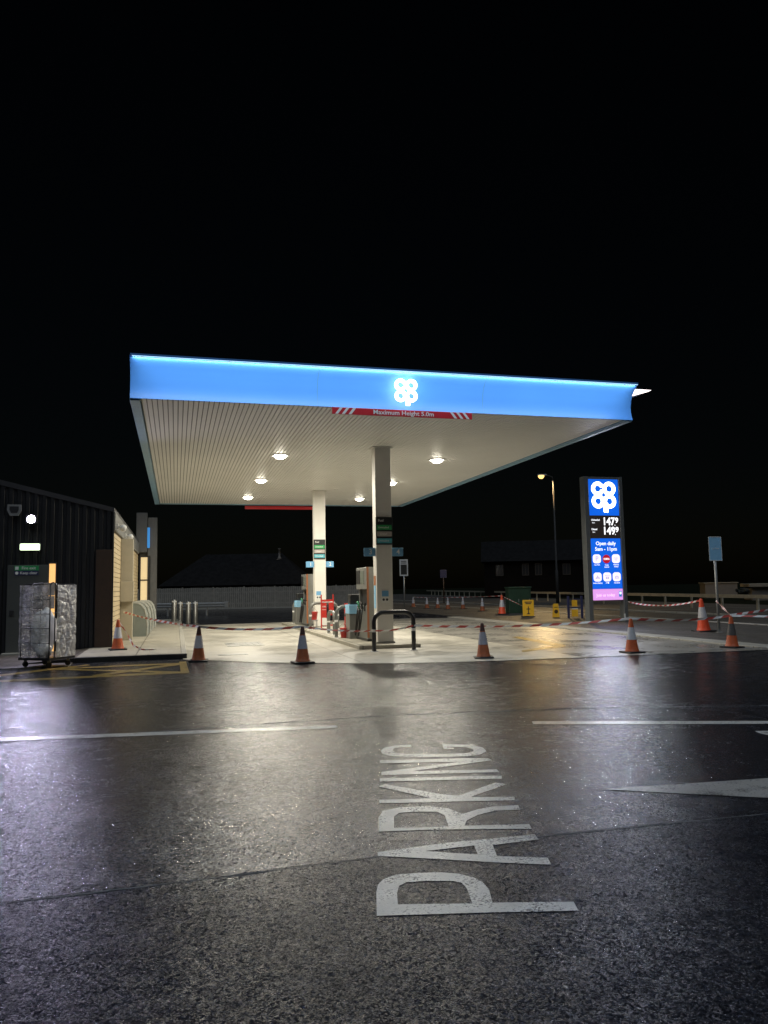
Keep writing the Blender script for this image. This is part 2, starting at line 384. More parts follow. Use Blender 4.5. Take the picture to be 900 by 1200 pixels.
def tag(o, label=None, cat=None, group=None, kind=None):
    if label: o['label'] = label
    if cat: o['category'] = cat
    if group: o['group'] = group
    if kind: o['kind'] = kind
    return o
def thing(name, label, cat, loc=(0, 0, 0), rz=0.0, group=None):
    o = bpy.data.objects.new(name, None); COL.objects.link(o); o.empty_display_size = .2
    o.location = loc; o.rotation_euler = (0, 0, rz)
    return tag(o, label, cat, group)
def copy_tree(o, parent=None):
    c = o.copy(); COL.objects.link(c); c.parent = parent
    for ch in [q for q in bpy.data.objects if q.parent == o]: copy_tree(ch, c)
    return c

# text and flat outlines -> mesh data (curves are removed again)
def curve_mesh(cu):
    o = bpy.data.objects.new('tmp', cu); COL.objects.link(o)
    dg = bpy.context.evaluated_depsgraph_get(); dg.update()
    me = bpy.data.meshes.new_from_object(o.evaluated_get(dg))
    bpy.data.objects.remove(o); bpy.data.curves.remove(cu)
    return me
def text_mesh(body, size, bold=.0, extrude=.002, align='CENTER', width=None, spacing=1.0):
    cu = bpy.data.curves.new('tmp', 'FONT'); cu.body = body; cu.size = size; cu.align_x = align; cu.align_y = 'CENTER'
    cu.extrude = extrude; cu.offset = bold; cu.resolution_u = 3; cu.space_character = spacing
    me = curve_mesh(cu)
    if width:
        xs = [v.co.x for v in me.vertices]; w = max(xs) - min(xs); k = width / w
        for v in me.vertices: v.co.x *= k
    return me
def poly_mesh(loops, extrude=0.0):
    cu = bpy.data.curves.new('tmp', 'CURVE'); cu.dimensions = '2D'; cu.fill_mode = 'BOTH'; cu.extrude = extrude
    for lp in loops:
        sp = cu.splines.new('POLY'); sp.points.add(len(lp) - 1); sp.use_cyclic_u = True
        for p, q in zip(sp.points, lp): p.co = (q[0], q[1], 0, 1)
    return curve_mesh(cu)
def facing(x, y, z, ang=0.0):
    """matrix: text/plate in XY plane -> vertical plate facing -Y, rotated by ang about Z"""
    return Matrix.Translation((x, y, z)) @ Matrix.Rotation(ang, 4, 'Z') @ Matrix.Rotation(PI / 2, 4, 'X')

def ring_pts(cx, cy, r, n=40, a0=0, a1=2 * PI):
    return [(cx + r * math.cos(a0 + (a1 - a0) * k / n), cy + r * math.sin(a0 + (a1 - a0) * k / n)) for k in range(n)]
def logo(mb, M, p, mat, depth):
    """four-ring clover word mark; p = pitch between ring centres"""
    R, r = .55 * p, .265 * p
    h = p / 2
    for i, (cx, cy) in enumerate(((-h, h), (h, h), (-h, -h), (h, -h))):
        d = depth + .0025 * i
        if i == 0:      # the C: open to the right
            g = .36
            out = ring_pts(cx, cy, R, 40); inn = ring_pts(cx, cy, r, 30, g, 2 * PI - g)
            loops = [out, inn + [(cx + r * math.cos(g), cy - r * math.sin(g)), (cx + r * 1.75, cy - r * .36), (cx + r * 1.75, cy + r * .36)]]
        else:
            loops = [ring_pts(cx, cy, R), ring_pts(cx, cy, r, 30)]
        me = poly_mesh(loops, d / 2); mb.mesh(me, mat, M @ Matrix.Translation((0, 0, d / 2))); bpy.data.meshes.remove(me)
    d = depth + .012
    x0 = h - R; st = [(x0 + .03 * p, -h), (x0 + .39 * p, -h - .2 * p), (x0 + .39 * p, -h - .86 * p), (x0 + .03 * p, -h - .86 * p)]
    me = poly_mesh([st], d / 2); mb.mesh(me, mat, M @ Matrix.Translation((0, 0, d / 2))); bpy.data.meshes.remove(me)
def put_text(mb, body, size, M, mat, **k):
    me = text_mesh(body, size, **k); mb.mesh(me, mat, M); bpy.data.meshes.remove(me)

def light(name, kind, loc, energy, color, size=.1, rot=None, aim=None, **k):
    l = bpy.data.lights.new(name, kind); l.energy = energy; l.color = color
    if kind == 'AREA':
        l.shape = k.get('shape', 'DISK'); l.size = size
        if 'size_y' in k: l.size_y = k['size_y']
        if 'spread' in k: l.spread = k['spread']
    elif kind == 'SPOT':
        l.spot_size = k['cone']; l.spot_blend = k.get('blend', .5); l.shadow_soft_size = size
    elif kind == 'SUN': l.angle = size
    else: l.shadow_soft_size = size
    o = bpy.data.objects.new(name, l); COL.objects.link(o); o.location = loc
    if rot: o.rotation_euler = rot
    if aim: o.rotation_euler = Vector(aim).to_track_quat('-Z', 'Y').to_euler()
    return o

# ------------------------------------------------------------------ setting
def sheet(name, pts, z, mat):
    mb = MB(); mb.face([(p[0], p[1], z) for p in pts], mat)
    o = mb.build(name, recalc=False); tag(o, kind='structure'); return o

sheet('ground', [(-250, -120), (350, -120), (350, 400), (-250, 400)], -.016, 'tarmac_old')
sheet('road', [(-40, -10.8), (-.2, -10.83), (3, -10.74), (60, -10.8), (60, -2.5), (14.6, -2.5), (14.6, 48), (-40, 48)], -.008, 'asphalt_wet')
sheet('road_near', [(-40, -60), (60, -60), (60, -10.8), (3, -10.74), (-.2, -10.83), (-40, -10.8)], -.008, 'asphalt_dark')
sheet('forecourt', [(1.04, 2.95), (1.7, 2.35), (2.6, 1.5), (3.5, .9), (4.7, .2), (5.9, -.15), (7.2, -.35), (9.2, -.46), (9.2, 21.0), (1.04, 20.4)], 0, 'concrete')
sheet('forecourt', [(9.2, -.46), (10.3, -.5), (13.8, -.6), (13.8, 20.2), (12, 21.2), (9.2, 21.0)], 0, 'concrete_worn')  # right-hand bay in a darker, smoother concrete
# raised concrete apron along the shop; its front kerb has shade painted in as near black
mb = MB()
mb.box(-1.28, 1.0, 3.35, 26, -.05, .10, 'concrete_slab')
tag(mb.build('pavement'), kind='structure')
mb = MB()
mb.box(-1.28, 1.13, 3.21, 3.347, -.05, .105, 'kerb_dark', .01); mb.prism([(-2.35, -.05), (-1.283, -.05), (-1.283, .103), (-2.35, .02)], 'y', 3.21, 3.347, 'kerb_dark'); mb.box(1.003, 1.13, 3.35, 26, -.05, .105, 'kerb_concrete', .01)
tag(mb.build('kerb'), kind='structure')
mb = MB(); mb.prism([(-2.35, -.05), (-1.283, -.05), (-1.283, .10), (-2.35, .016)], 'y', 3.35, 6.33, 'paver'); tag(mb.build('pavement_ramp'), kind='structure')
mb = MB(); mb.box(-30, -2.352, 2.35, 6.6, -.06, .012, 'paver'); mb.box(-2.352, -1.31, 2.35, 3.207, -.06, .012, 'paver'); tag(mb.build('footway'), kind='structure')
# right hand kerb channel and footway
mb = MB(); mb.box(13.82, 14.45, -3.0, 21.0, -.05, .03, 'kerb_concrete', .008)
tag(mb.build('kerb_channel'), kind='structure')
mb = MB(); mb.box(14.453, 20.2, -3.0, 60, -.06, .024, 'tarmac_old'); tag(mb.build('footway'), kind='structure')
mb = MB(); mb.box(20.203, 20.40, -3.0, 60, -.06, .05, 'kerb_concrete', .008); tag(mb.build('kerb'), kind='structure')
mb = MB(); mb.box(24.9, 25.1, 8, 120, -.06, .06, 'kerb_concrete', .008); tag(mb.build('kerb'), kind='structure')
sheet('grass_verge', [(33, -20), (350, -20), (350, 400), (-250, 400), (-250, 140), (47, 140)], -.006, 'grass')

# forecourt island
mb = MB(); mb.box(5.30, 6.92, 3.72, 18.4, -.02, .095, 'concrete_slab', .02)
tag(mb.build('pump_island'), kind='structure')
# joints between asphalt lays: raised bitumen beads, wet highlights painted in as a pale colour
def bead(name, pts, r, z):
    mb = MB(); pp = []
    for i in range(len(pts) - 1):
        a, b = Vector(pts[i]), Vector(pts[i + 1]); n = max(2, int((b - a).length / .12))
        for k in range(n): pp.append(a.lerp(b, k / n))
    pp.append(Vector(pts[-1]))
    mb.tube([(p.x + random.uniform(-.008, .008), p.y + random.uniform(-.006, .006), z) for p in pp], r, 'tar', 6, rs=[r * random.uniform(.3, 1.3) for _ in pp])
    tag(mb.build(name), kind='structure')
g1 = [G(-40, 1062), G(0, 1057), G(170, 1037), G(330, 1017), G(442, 1002), G(630, 979), G(760, 966), G(900, 952), G(980, 946)]
bead('road_joint', [(p.x, p.y, 0) for p in g1], .0045, -.0085)
g2 = [G(-60, 875), G(0, 870), G(200, 855), G(450, 838), G(640, 830), G(900, 826), G(1000, 824)]
bead('road_joint', [(p.x, p.y, 0) for p in g2], .005, -.0085)

# ------------------------------------------------------------------ road markings
def marking(name, loops_px, mat, label, z, cat='road marking', org=(0, 0), s=1.0):
    mb = MB()
    for loops in loops_px:
        L2 = []
        for lp in loops:
            L2.append([tuple(G(org[0] + p[0] / s, org[1] + p[1] / s).xy) for p in lp])
        me = poly_mesh(L2); mb.mesh(me, mat, Matrix.Translation((0, 0, z))); bpy.data.meshes.remove(me)
    o = mb.build(name, recalc=False)
    for p in o.data.polygons:
        if p.normal.z < 0: p.flip()
    return tag(o, label, cat)
SA, SB = 5.294, 3.4615
A = lambda pts: [(430 + x / SA, 860 + y / SA) for x, y in pts]
B = lambda pts: [(430 + x / SB, 930 + y / SB) for x, y in pts]
letters = [
    [B([(40, 491), (38, 395), (45, 365), (70, 340), (120, 325), (200, 318), (300, 315), (370, 321), (430, 335), (470, 355), (495, 385), (509, 438), (838, 434), (857, 470), (505, 477)]),
     B([(125, 445), (122, 400), (130, 370), (160, 355), (240, 350), (350, 350), (385, 358), (405, 380), (428, 441)])],
    [B([(43, 233), (330, 195), (680, 162), (697, 182), (510, 205), (528, 250), (733, 256), (748, 284), (520, 275), (300, 262), (44, 249)]),
     B([(235, 229), (435, 207), (450, 243), (360, 238)])],
    [B([(48, 151), (47, 95), (65, 67), (130, 53), (250, 47), (330, 57), (385, 80), (450, 60), (520, 48), (613, 44), (622, 62), (520, 66), (450, 83), (405, 106), (395, 127), (658, 120), (668, 139), (395, 141), (250, 143)]),
     B([(110, 136), (110, 90), (130, 75), (200, 70), (285, 70), (315, 85), (332, 131)])],
    [A([(68, 322), (112, 308), (480, 373), (570, 379), (795, 298), (868, 308), (640, 387), (915, 386), (919, 407), (75, 426), (75, 405), (400, 395)])],
    [A([(80, 272), (835, 255), (838, 274), (80, 292)])],
    [A([(90, 232), (150, 224), (590, 168), (82, 179), (82, 160), (600, 148), (755, 147), (775, 160), (680, 173), (270, 228), (805, 216), (822, 233), (90, 252)])],
    [A([(275, 65), (180, 68), (115, 80), (85, 100), (95, 120), (150, 135), (300, 140), (640, 135), (710, 122), (742, 105), (720, 82), (640, 65), (465, 60), (478, 90), (535, 90), (533, 82), (500, 82), (495, 75), (610, 79), (655, 90), (665, 104), (620, 116), (500, 121), (250, 121), (185, 115), (158, 100), (170, 86), (210, 80), (275, 79)])]]
marking('road_lettering', letters, 'paint_white', 'large worn white word PARKING painted lengthwise on the wet asphalt', -.005)
marking('lane_line', [[[(-60, 866.6), (0, 864), (395, 849.3), (395, 852.6), (0, 868.2), (-60, 870.6)]]], 'paint_white', 'long thin white line painted across the road left of the PARKING word', -.005)
marking('lane_line', [[[(623, 844.6), (900, 844.2), (960, 844.2), (960, 847.8), (900, 847.6), (625, 848)]]], 'paint_white', 'long thin white line painted across the road right of the PARKING word', -.005)
marking('give_way_triangle', [[[(708, 924), (780, 919), (900, 911), (1010, 903.5), (1010, 943), (900, 934), (780, 928)]]], 'paint_grey', 'long tapering grey white triangle painted on the road at the right', -.005)
marking('lane_line', [[[(884, 856), (960, 855), (960, 858), (897, 858.3), (930, 864), (922, 866), (890, 858.5)]]], 'paint_white', 'short broken white mark at the right edge above the painted triangle', -.005)
yl = [[[(-30, 798.2), (212, 786.6), (212, 788.6), (-30, 800.4)]], [[(-30, 793.5), (102, 778.2), (106, 779.2), (-30, 796)]], [[(60, 783), (213, 786.8), (212, 788.8), (60, 784.4)]],
      [[(107, 791), (205, 777.6), (213, 778.6), (112, 792.6)]], [[(60, 783), (212, 776.5), (212, 778), (64, 784.4)]], [[(210, 775.2), (218, 775.2), (222, 788.6), (212, 789.2)]]]
for i, q in enumerate(yl):
    pass
mbk = MB()
for i, loops in enumerate(yl):
    me = poly_mesh([[tuple(G(*p).xy) for p in loops[0]]]); mbk.mesh(me, 'paint_yellow', Matrix.Translation((0, 0, -.0055 + .0008 * i))); bpy.data.meshes.remove(me)
o = mbk.build('keep_clear_box', recalc=False)
for p in o.data.polygons:
    if p.normal.z < 0: p.flip()
tag(o, 'yellow crossed keep clear box painted on asphalt in front of the shop kerb', 'road marking')
marking('direction_chevron', [[[(600, 747), (608, 746), (664, 756.2), (655, 758.3)]]], 'paint_yellow', 'far yellow arm of the worn chevron painted on the forecourt concrete', .004)
marking('direction_chevron', [[[(612, 764.4), (611, 762.4), (655, 756.4), (664, 758)]]], 'paint_yellow', 'near yellow arm of the worn chevron painted on the forecourt concrete', .0055)

def manhole(x0, x1, y0, y1, label):
    mb = MB(); mb.box(x0, x1, y0, y1, -.02, .006, 'steel'); 
    k = 6
    for i in range(k):
        xx = x0 + (x1 - x0) * (i + .5) / k; mb.box(xx - .012, xx + .012, y0 + .05, y1 - .05, .004, .010, 'grey_metal')
    tag(mb.build('drain_cover'), label, 'drain cover')
manhole(1.85, 2.55, 3.55, 3.95, 'small steel drain cover set in forecourt concrete nearest the asphalt edge')
manhole(2.25, 3.25, 6.4, 7.9, 'large square steel tank cover set in the forecourt concrete')

# ------------------------------------------------------------------ canopy
W, D, ZS = 10.92, 18.76, 5.25
can = thing('fuel_canopy', 'flat blue fronted fuel canopy with pale ribbed ceiling on two square columns', 'canopy', (W / 2, D / 2, 0))
ox, oy = -W / 2, -D / 2
mb = MB()
mb.box(ox + .18, ox + W - .18, oy + .03, oy + D - .1, ZS + .02, ZS + .06, 'groove')
n = 106; pw = (W - .40) / n
for i in range(n):
    x0 = ox + .20 + i * pw
    mb.box(x0, x0 + pw - .020, oy + .06, oy + D - .12, ZS - .002, ZS + .018, 'soffit')
mb.build('soffit', can)
mb = MB()
mb.box(ox - .02, ox + .17, oy + .04, oy + D, ZS - .04, ZS + .10, 'trim', .01)
mb.box(ox + W - .10, ox + W + .02, oy + .04, oy + D, ZS - .03, ZS + .10, 'trim', .01)
mb.box(ox + W - .18, ox + W - .12, oy + .04, oy + D, ZS - .015, ZS + .05, 'trim')
mb.box(ox + .18, ox + W - .19, oy + D - .11, oy + D + .02, ZS - .03, ZS + .10, 'trim', .01)
mb.build('edge_trim', can)
prof = [(0, ZS - .005), (.035, ZS + .08), (.06, ZS + .18), (.065, ZS + .29), (.04, ZS + .42), (-.01, ZS + .54), (-.10, ZS + .64), (-.20, ZS + .71), (-.30, ZS + .755)]
mb = MB()
def sweep(pts, mat, back=.012):
    for i in range(len(pts) - 1):
        (f0, z0), (f1, z1) = pts[i], pts[i + 1]
        mb.face([(ox, oy + f0, z0), (ox + W, oy + f0, z0), (ox + W, oy + f1, z1), (ox, oy + f1, z1)], mat, True)
sweep(prof, 'fascia_blue')
o = mb.build('front_fascia', can)
for k in (1, 2):
    mb = MB(); xs = ox + W * k / 3
    for i in range(len(prof) - 1):
        (f0, z0), (f1, z1) = prof[i], prof[i + 1]
        mb.face([(xs - .006, oy + f0 - .003, z0), (xs + .006, oy + f0 - .003, z0), (xs + .006, oy + f1 - .003, z1), (xs - .006, oy + f1 - .003, z1)], 'sign_blue', True)
    mb.build('panel_joint', can)
# lip cap and body behind
mb = MB()
mb.prism([(oy - .30, ZS + .757), (oy - .30, ZS + .79), (oy + .25, ZS + .79), (oy + .25, ZS + .72), (oy - .19, ZS + .72)], 'x', ox, ox + W, 'fascia_blue')
mb.box(ox + .02, ox + W - .02, oy + .16, oy + D - .02, ZS + .07, ZS + .60, 'canopy_top')
mb.build('roof_deck', can)
# end plates following the curve
for sx, xx in ((-1, ox - .012), (1, ox + W)):
    mb = MB()
    mb.prism([(oy + f, z) for f, z in prof] + [(oy + .25, ZS + .79), (oy + .25, ZS)], 'x', xx, xx + .012, 'fascia_blue')
    mb.build('end_plate', can)
# side and rear fascias
mb = MB(); mb.box(ox - .014, ox + .016, oy + .26, oy + D, ZS + .105, ZS + .76, 'fascia_blue'); mb.build('side_fascia', can)
mb = MB()
sp = [(ox + W + f, z) for f, z in ((.02, ZS + .10), (-.06, ZS + .3), (.0, ZS + .5), (.16, ZS + .64), (.62, ZS + .765), (.62, ZS + .80), (-.1, ZS + .80), (-.1, ZS + .10))]
mb.prism(sp, 'y', oy + .26, oy + D, 'fascia_blue'); mb.build('side_fascia', can)
mb = MB(); mb.box(ox, ox + W, oy + D - .016, oy + D + .014, ZS + .105, ZS + .76, 'fascia_blue'); mb.build('rear_fascia', can)
mb = MB(); mb.box(ox + .03, ox + W - .01, oy - .296, oy - .284, ZS + .738, ZS + .748, 'led_strip'); mb.build('light_strip', can)
mb = MB(); mb.prism([(ox + W + .04, ZS + .58), (ox + W + .60, ZS + .745), (ox + W + .60, ZS + .752), (ox + W + .02, ZS + .752)], 'y', oy + .1, oy + .25, 'led_end'); mb.build('light_strip', can)
def column(yc):
    mb = MB(); mb.box(6.13 - .215 + ox, 6.13 + .215 + ox, yc - .17 + oy, yc + .17 + oy, .09, ZS + .02, 'column', .012)
    mb.box(6.13 - .25 + ox, 6.13 + .25 + ox, yc - .2 + oy, yc + .2 + oy, .092, .14, 'kerb_concrete', .008)
    mb.box(6.13 - .27 + ox, 6.13 + .27 + ox, yc - .22 + oy, yc + .22 + oy, ZS - .03, ZS - .004, 'column', .006)
    mb.build('column', can)
column(4.4); column(13.72)
bulk = []
for i, (lx, ly) in enumerate([(3.64, 5.94), (3.64, 10.92), (3.64, 15.88), (8.24, 5.94), (8.24, 10.92), (8.24, 15.88)]):
    where = ['nearest ceiling downlight left of the columns', 'middle ceiling downlight of the left row', 'farthest ceiling downlight of the left row',
             'nearest ceiling downlight right of the columns', 'middle ceiling downlight of the right row', 'farthest ceiling downlight of the right row'][i]
    t = thing('canopy_downlight', 'bright round ' + where + ' under the canopy', 'ceiling light', (lx, ly, ZS - .002), 0, 'downlights under the canopy')
    mb = MB(); mb.lathe([(.17, -.004), (.22, -.03), (.24, -.03), (.24, 0)], 'white_plastic', 28); mb.build('rim', t)
    mb = MB(); mb.lathe([(.165, -.024), (.16, -.05), (.13, -.085), (.07, -.105), (.0, -.11)], 'lens', 28, cap=False); mb.build('diffuser', t)
    light('canopy_lamp', 'AREA', (lx, ly, ZS - .125), 250, (1, .93, .775), .32, rot=(0, 0, 0))
light('fascia_lamp', 'AREA', (W / 2, -.27, ZS + .725), 75, (.72, .9, 1), W - .1, aim=(0, .6, -1), shape='RECTANGLE', size_y=.05)

# height restriction boards
def height_sign(loc, label, front=True):
    t = thing('height_sign', label, 'sign', loc)
    w, h = 1.53, .07
    mb = MB(); mb.box(-w, w, -.012, .012, -h, h, 'sign_red', .004); mb.build('board', t)
    if front:
        mb = MB(); put_text(mb, 'Maximum Height 5.0m', .128, facing(0, -.0145, .0), 'text_white', bold=.0022, extrude=.001, width=1.32); mb.build('lettering', t)
        for sx in (-1, 1):
            mb = MB()
            for k in range(3):
                x = sx * (w - .06 - k * .14); d = -sx * .10
                mb.prism([(x, -h + .004), (x + .062 * -sx, -h + .004), (x + .062 * -sx + d, h - .004), (x + d, h - .004)], 'y', -.0155, -.0135, 'text_white')
            mb.build('hazard_stripes', t)
    return t
height_sign((W / 2, -.02, 5.165), 'red Maximum Height 5.0m board hung under the front edge of the canopy')
height_sign((5.3, 18.82, 5.12), 'plain red back of the height board under the far canopy edge', False)
mb = MB(); logo(mb, facing(0, 0, 0), .232, 'logo_glow', .045)
o = mb.build('logo_sign', None, (W / 2 + .01, -.16, 5.615)); tag(o, 'glowing white four ring letter logo on the blue canopy fascia', 'logo sign')

# column signs
def price_board(loc, label):
    t = thing('price_board', label, 'sign', loc, 0, 'fuel notice boards on the canopy columns')
    mb = MB(); mb.box(-.225, .225, 0, .03, -.365, .365, 'board_black', .005); mb.build('panel', t)
    for z, m, txt in ((.09, 'board_green', 'Unleaded'), (-.08, 'board_grey', 'Diesel'), (-.26, 'board_teal', 'Unleaded')):
        mb = MB(); mb.box(-.20, .20, -.005, -.001, z - .065, z + .065, m); put_text(mb, txt, .075, facing(-.02, -.008, z), 'text_white', extrude=.001); mb.build('fuel_strip', t)
    mb = MB(); put_text(mb, 'Fuel', .09, facing(-.09, -.004, .27), 'text_white', extrude=.001, bold=.001); mb.build('lettering', t)
price_board((6.13, 4.192, 3.01), 'shaded fuel board with green strip high on the nearest canopy column')
price_board((6.10, 13.512, 3.01), 'brightly lit fuel board with green strip high on the farther canopy column')
def number_sign(num, loc, label):
    t = thing('pump_number_sign', label, 'sign', loc, 0, 'pump number signs on the columns')
    mb = MB(); mb.box(-.155, .155, -.012, .012, -.11, .11, 'sign_blue', .004); mb.build('plate', t)
    mb = MB(); put_text(mb, num, .19, facing(.02, -.0145, 0), 'text_white', bold=.002, extrude=.001); mb.build('numeral', t)
number_sign('1', (5.755, 13.62, 2.44), 'small blue plate numbered 1 on the left of the far column')
number_sign('2', (6.505, 13.62, 2.44), 'small blue plate numbered 2 on the right of the far column')
number_sign('3', (5.755, 4.3, 2.46), 'small blue plate numbered 3 on the left of the near column')
number_sign('4', (6.505, 4.3, 2.46), 'small blue plate numbered 4 on the right of the near column')
def notice(loc, label):
    t = thing('safety_notice', label, 'notice', loc, 0, 'safety notices on the columns')
    mb = MB(); mb.box(-.105, .105, 0, .008, -.17, .17, 'white_plastic', .002); mb.build('sheet', t)
    mb = MB(); mb.box(-.09, .09, -.004, -.001, .0, .15, 'sign_blue'); mb.build('header', t)
    mb = MB()
    for sx in (-.045, .045): mb.lathe([(.034, 0), (.034, .003)], 'text_dark', 14, M=facing(sx, -.001, -.08))
    mb.build('symbol', t)
notice((6.135, 4.221, 1.30), 'small blue and white safety notice low on the near column front')
notice((6.06, 13.541, 1.28), 'small blue and white safety notice low on the far column front')
mb = MB(); mb.box(-.006, 0, -.09, .09, -.42, .17, 'sign_panel_blue'); mb.box(-.006, 0, -.09, .09, .172, .42, 'pump_orange')
o = mb.build('pump_instruction_strip', None, (5.914, 4.42, 1.42)); tag(o, 'tall narrow orange and blue strip on the side of the near column', 'notice')

# ------------------------------------------------------------------ fuel pumps
def make_pump():
    t = thing('fuel_pump', '', 'fuel pump', (0, 0, 0), 0, 'fuel pumps on the island')
    # local: x across (faces +-x), y along island, base at z 0
    mb = MB(); mb.box(-.27, .27, -.62, .62, 0, .95, 'pump_body', .015); mb.box(-.30, .30, -.66, 1.22, -.02, .06, 'dark_plastic', .01); mb.build('cabinet', t)
    mb = MB()
    for y in (-.60, .54): mb.box(-.22, .22, y, y + .07, .94, 1.42, 'pump_body', .01)
    mb.box(-.16, .16, -.53, .54, .94, 1.42, 'dark_plastic', .01); mb.build('uprights', t)
    mb = MB(); mb.box(-.29, .29, -.64, .64, 1.40, 2.0, 'pump_body', .02); hd = mb.build('display_head', t)
    for sx in (-1, 1):
        x0 = sx * .292
        mb = MB(); mb.box(min(x0, x0 + sx * .008), max(x0, x0 + sx * .008), -.34, .10, 1.55, 1.90, 'display_glass', .002); mb.build('display', hd)
        mb = MB(); mb.box(min(x0, x0 + sx * .008), max(x0, x0 + sx * .008), .16, .58, 1.55, 1.92, 'dark_plastic', .002); mb.build('display', hd)
    mb = MB(); mb.box(-.296, .296, -.66, -.643, 1.0, 2.0, 'pump_body', .004); mb.box(-.28, .28, -.656, -.622, .1, .998, 'pump_body', .004); mb.box(-.30, -.24, -.668, -.661, .1, 2.0, 'pump_orange', .002); mb.build('edge_panel', t)
    mb = MB(); mb.box(-.50, .25, .64, 1.18, .0, .70, 'pump_body', .02); sc_ = mb.build('side_cabinet', t)
    mb = MB(); mb.box(-.51, .258, .63, 1.16, .703, .96, 'sign_panel_blue', .01); mb.build('blue_panel', sc_)
    mb = MB(); mb.box(-.46, -.12, .72, 1.08, .962, 1.26, 'dark_plastic', .03); mb.build('card_terminal', sc_)
    for sx in (-1, 1):
        for k in range(2):
            y = -.30 + k * .36
            mb = MB(); mb.box(sx * .272 - .025, sx * .272 + .025, y - .05, y + .05, .80, 1.02, 'dark_plastic', .012)
            mb.tube([(sx * .34, y - .02, .86), (sx * .36, y + .02, .99), (sx * .37, y + .10, 1.05), (sx * .36, y + .2, 1.03)], .026, 'nozzle_green' if k else 'hose_black', 10)
            mb.build('nozzle', t)
            mb = MB(); pts = []
            for q in range(15):
                u = q / 14; pts.append((sx * (.34 + .10 * math.sin(u * PI)), y + .02 + .20 * u - .0, .88 - .78 * math.sin(u * PI) ** .8 + .05 * u))
            mb.tube(pts, .020, 'hose_black', 8); mb.build('hose', t)
    return t
p1 = make_pump(); p1.location = (6.16, 5.78, .095)
p1['label'] = 'tall grey fuel pump behind the near column with blue low panel and black hose'
p2 = copy_tree(p1); p2.location = (6.06, 15.2, .095)
p2['label'] = 'fuel pump half hidden beside the farther bright column'

# hoop barriers
def hoop(w, h, r, mat, bands=True):
    pts = []; rc = .24
    pts += [(-w / 2, 0, 0), (-w / 2, 0, h * .30), (-w / 2, 0, h * .50), (-w / 2, 0, h * .57), (-w / 2, 0, h - rc)]
    m = [mat, mat, 'white_band', mat]
    for k in range(1, 9):
        a = PI - k / 8 * PI / 2; pts.append((-w / 2 + rc + rc * math.cos(a), 0, h - rc + rc * math.sin(a))); m.append(mat)
    pts2 = [(-x, y, z) for x, y, z in pts[::-1]]
    allp = pts + pts2; m2 = m + [mat] + m[::-1]
    mb = MB(); mb.tube(allp, r, mat, 14, mats=m2)
    for sx in (-1, 1): mb.lathe([(r * 1.9, -.002), (r * 1.9, .012)], 'white_band', 14, M=Matrix.Translation((sx * w / 2, 0, 0)))
    return mb
def place_hoop(w, h, loc, rz, mat, label, r=.052):
    o = hoop(w, h, r, mat).build('hoop_barrier', None, loc, rz)
    tag(o, label, 'barrier', 'hoop barriers round the pump island'); return o
place_hoop(1.0, .93, (6.0, 2.98, .002), 0, 'black_paint', 'black hoop barrier with white bands standing in front of the near column', .055)
place_hoop(.98, .90, (5.92, 7.2, .0955), 0, 'hoop_grey', 'grey hoop barrier behind the near pump beside a red bucket')
place_hoop(.95, .70, (5.62, 8.88, .0955), PI / 2, 'hoop_grey', 'low grey hoop barrier set lengthwise between the two pumps')
place_hoop(.98, .92, (5.95, 11.9, .0955), 0, 'hoop_grey', 'grey hoop barrier in front of the far column and red stand')
place_hoop(.98, .92, (6.15, 17.3, .0955), 0, 'hoop_grey', 'grey hoop barrier farthest back behind the far pump')

# fire point
def bucket(loc, label):
    t = thing('fire_bucket', label, 'bucket', loc, .3, 'red fire buckets on the island')
    mb = MB(); mb.lathe([(.10, 0), (.105, .01), (.145, .27), (.15, .275), (.15, .285), (.135, .285), (.095, .03)], 'red_paint', 20); mb.build('body', t)
    mb = MB(); mb.tube([(.147 * math.cos(a), .05, .27 + .13 * math.sin(a)) for a in [PI * k / 12 for k in range(13)]], .006, 'steel', 6); mb.build('handle', t)
bucket((5.63, 6.98, .096), 'red fire bucket on the island next to the grey hoop near the pump')
bk = (5.66, 12.35, .42)
bucket(bk, 'red fire bucket on a short stand in front of the far column')
mb = MB()
mb.box(5.53, 5.79, 12.22, 12.48, .385, .415, 'galv', .004)
for sx in (-.1, .1):
    for sy in (-.1, .1): mb.tube([(5.66 + sx, 12.35 + sy, .095), (5.66 + sx, 12.35 + sy, .39)], .012, 'galv', 8)
o = mb.build('bucket_stand'); tag(o, 'small grey stand holding the red bucket by the far column', 'stand')
t = thing('fire_point_stand', 'red fire point stand with sign panels between the hoops by the far column', 'fire point', (5.98, 11.45, .095))
mb = MB()
for sx in (-.21, .21): mb.box(sx - .02, sx + .02, -.02, .02, 0, 1.22, 'red_paint', .004)
mb.box(-.19, .19, -.015, .015, .98, 1.05, 'red_paint'); mb.box(-.19, .19, -.015, .015, .14, .18, 'red_paint'); mb.build('frame', t)
mb = MB(); mb.box(-.20, -.03, -.035, -.021, .42, .94, 'red_paint', .004); put_text(mb, 'FIRE', .07, facing(-.115, -.037, .8), 'text_white', extrude=.001); put_text(mb, 'POINT', .052, facing(-.115, -.037, .70), 'text_white', extrude=.001); mb.build('sign_panel', t)
mb = MB(); mb.box(.05, .20, -.035, -.021, .5, .94, 'red_paint', .004); mb.build('sign_panel', t)
mb = MB(); mb.box(-.18, -.02, -.034, -.021, .16, .40, 'text_white', .004); mb.build('notice', t)
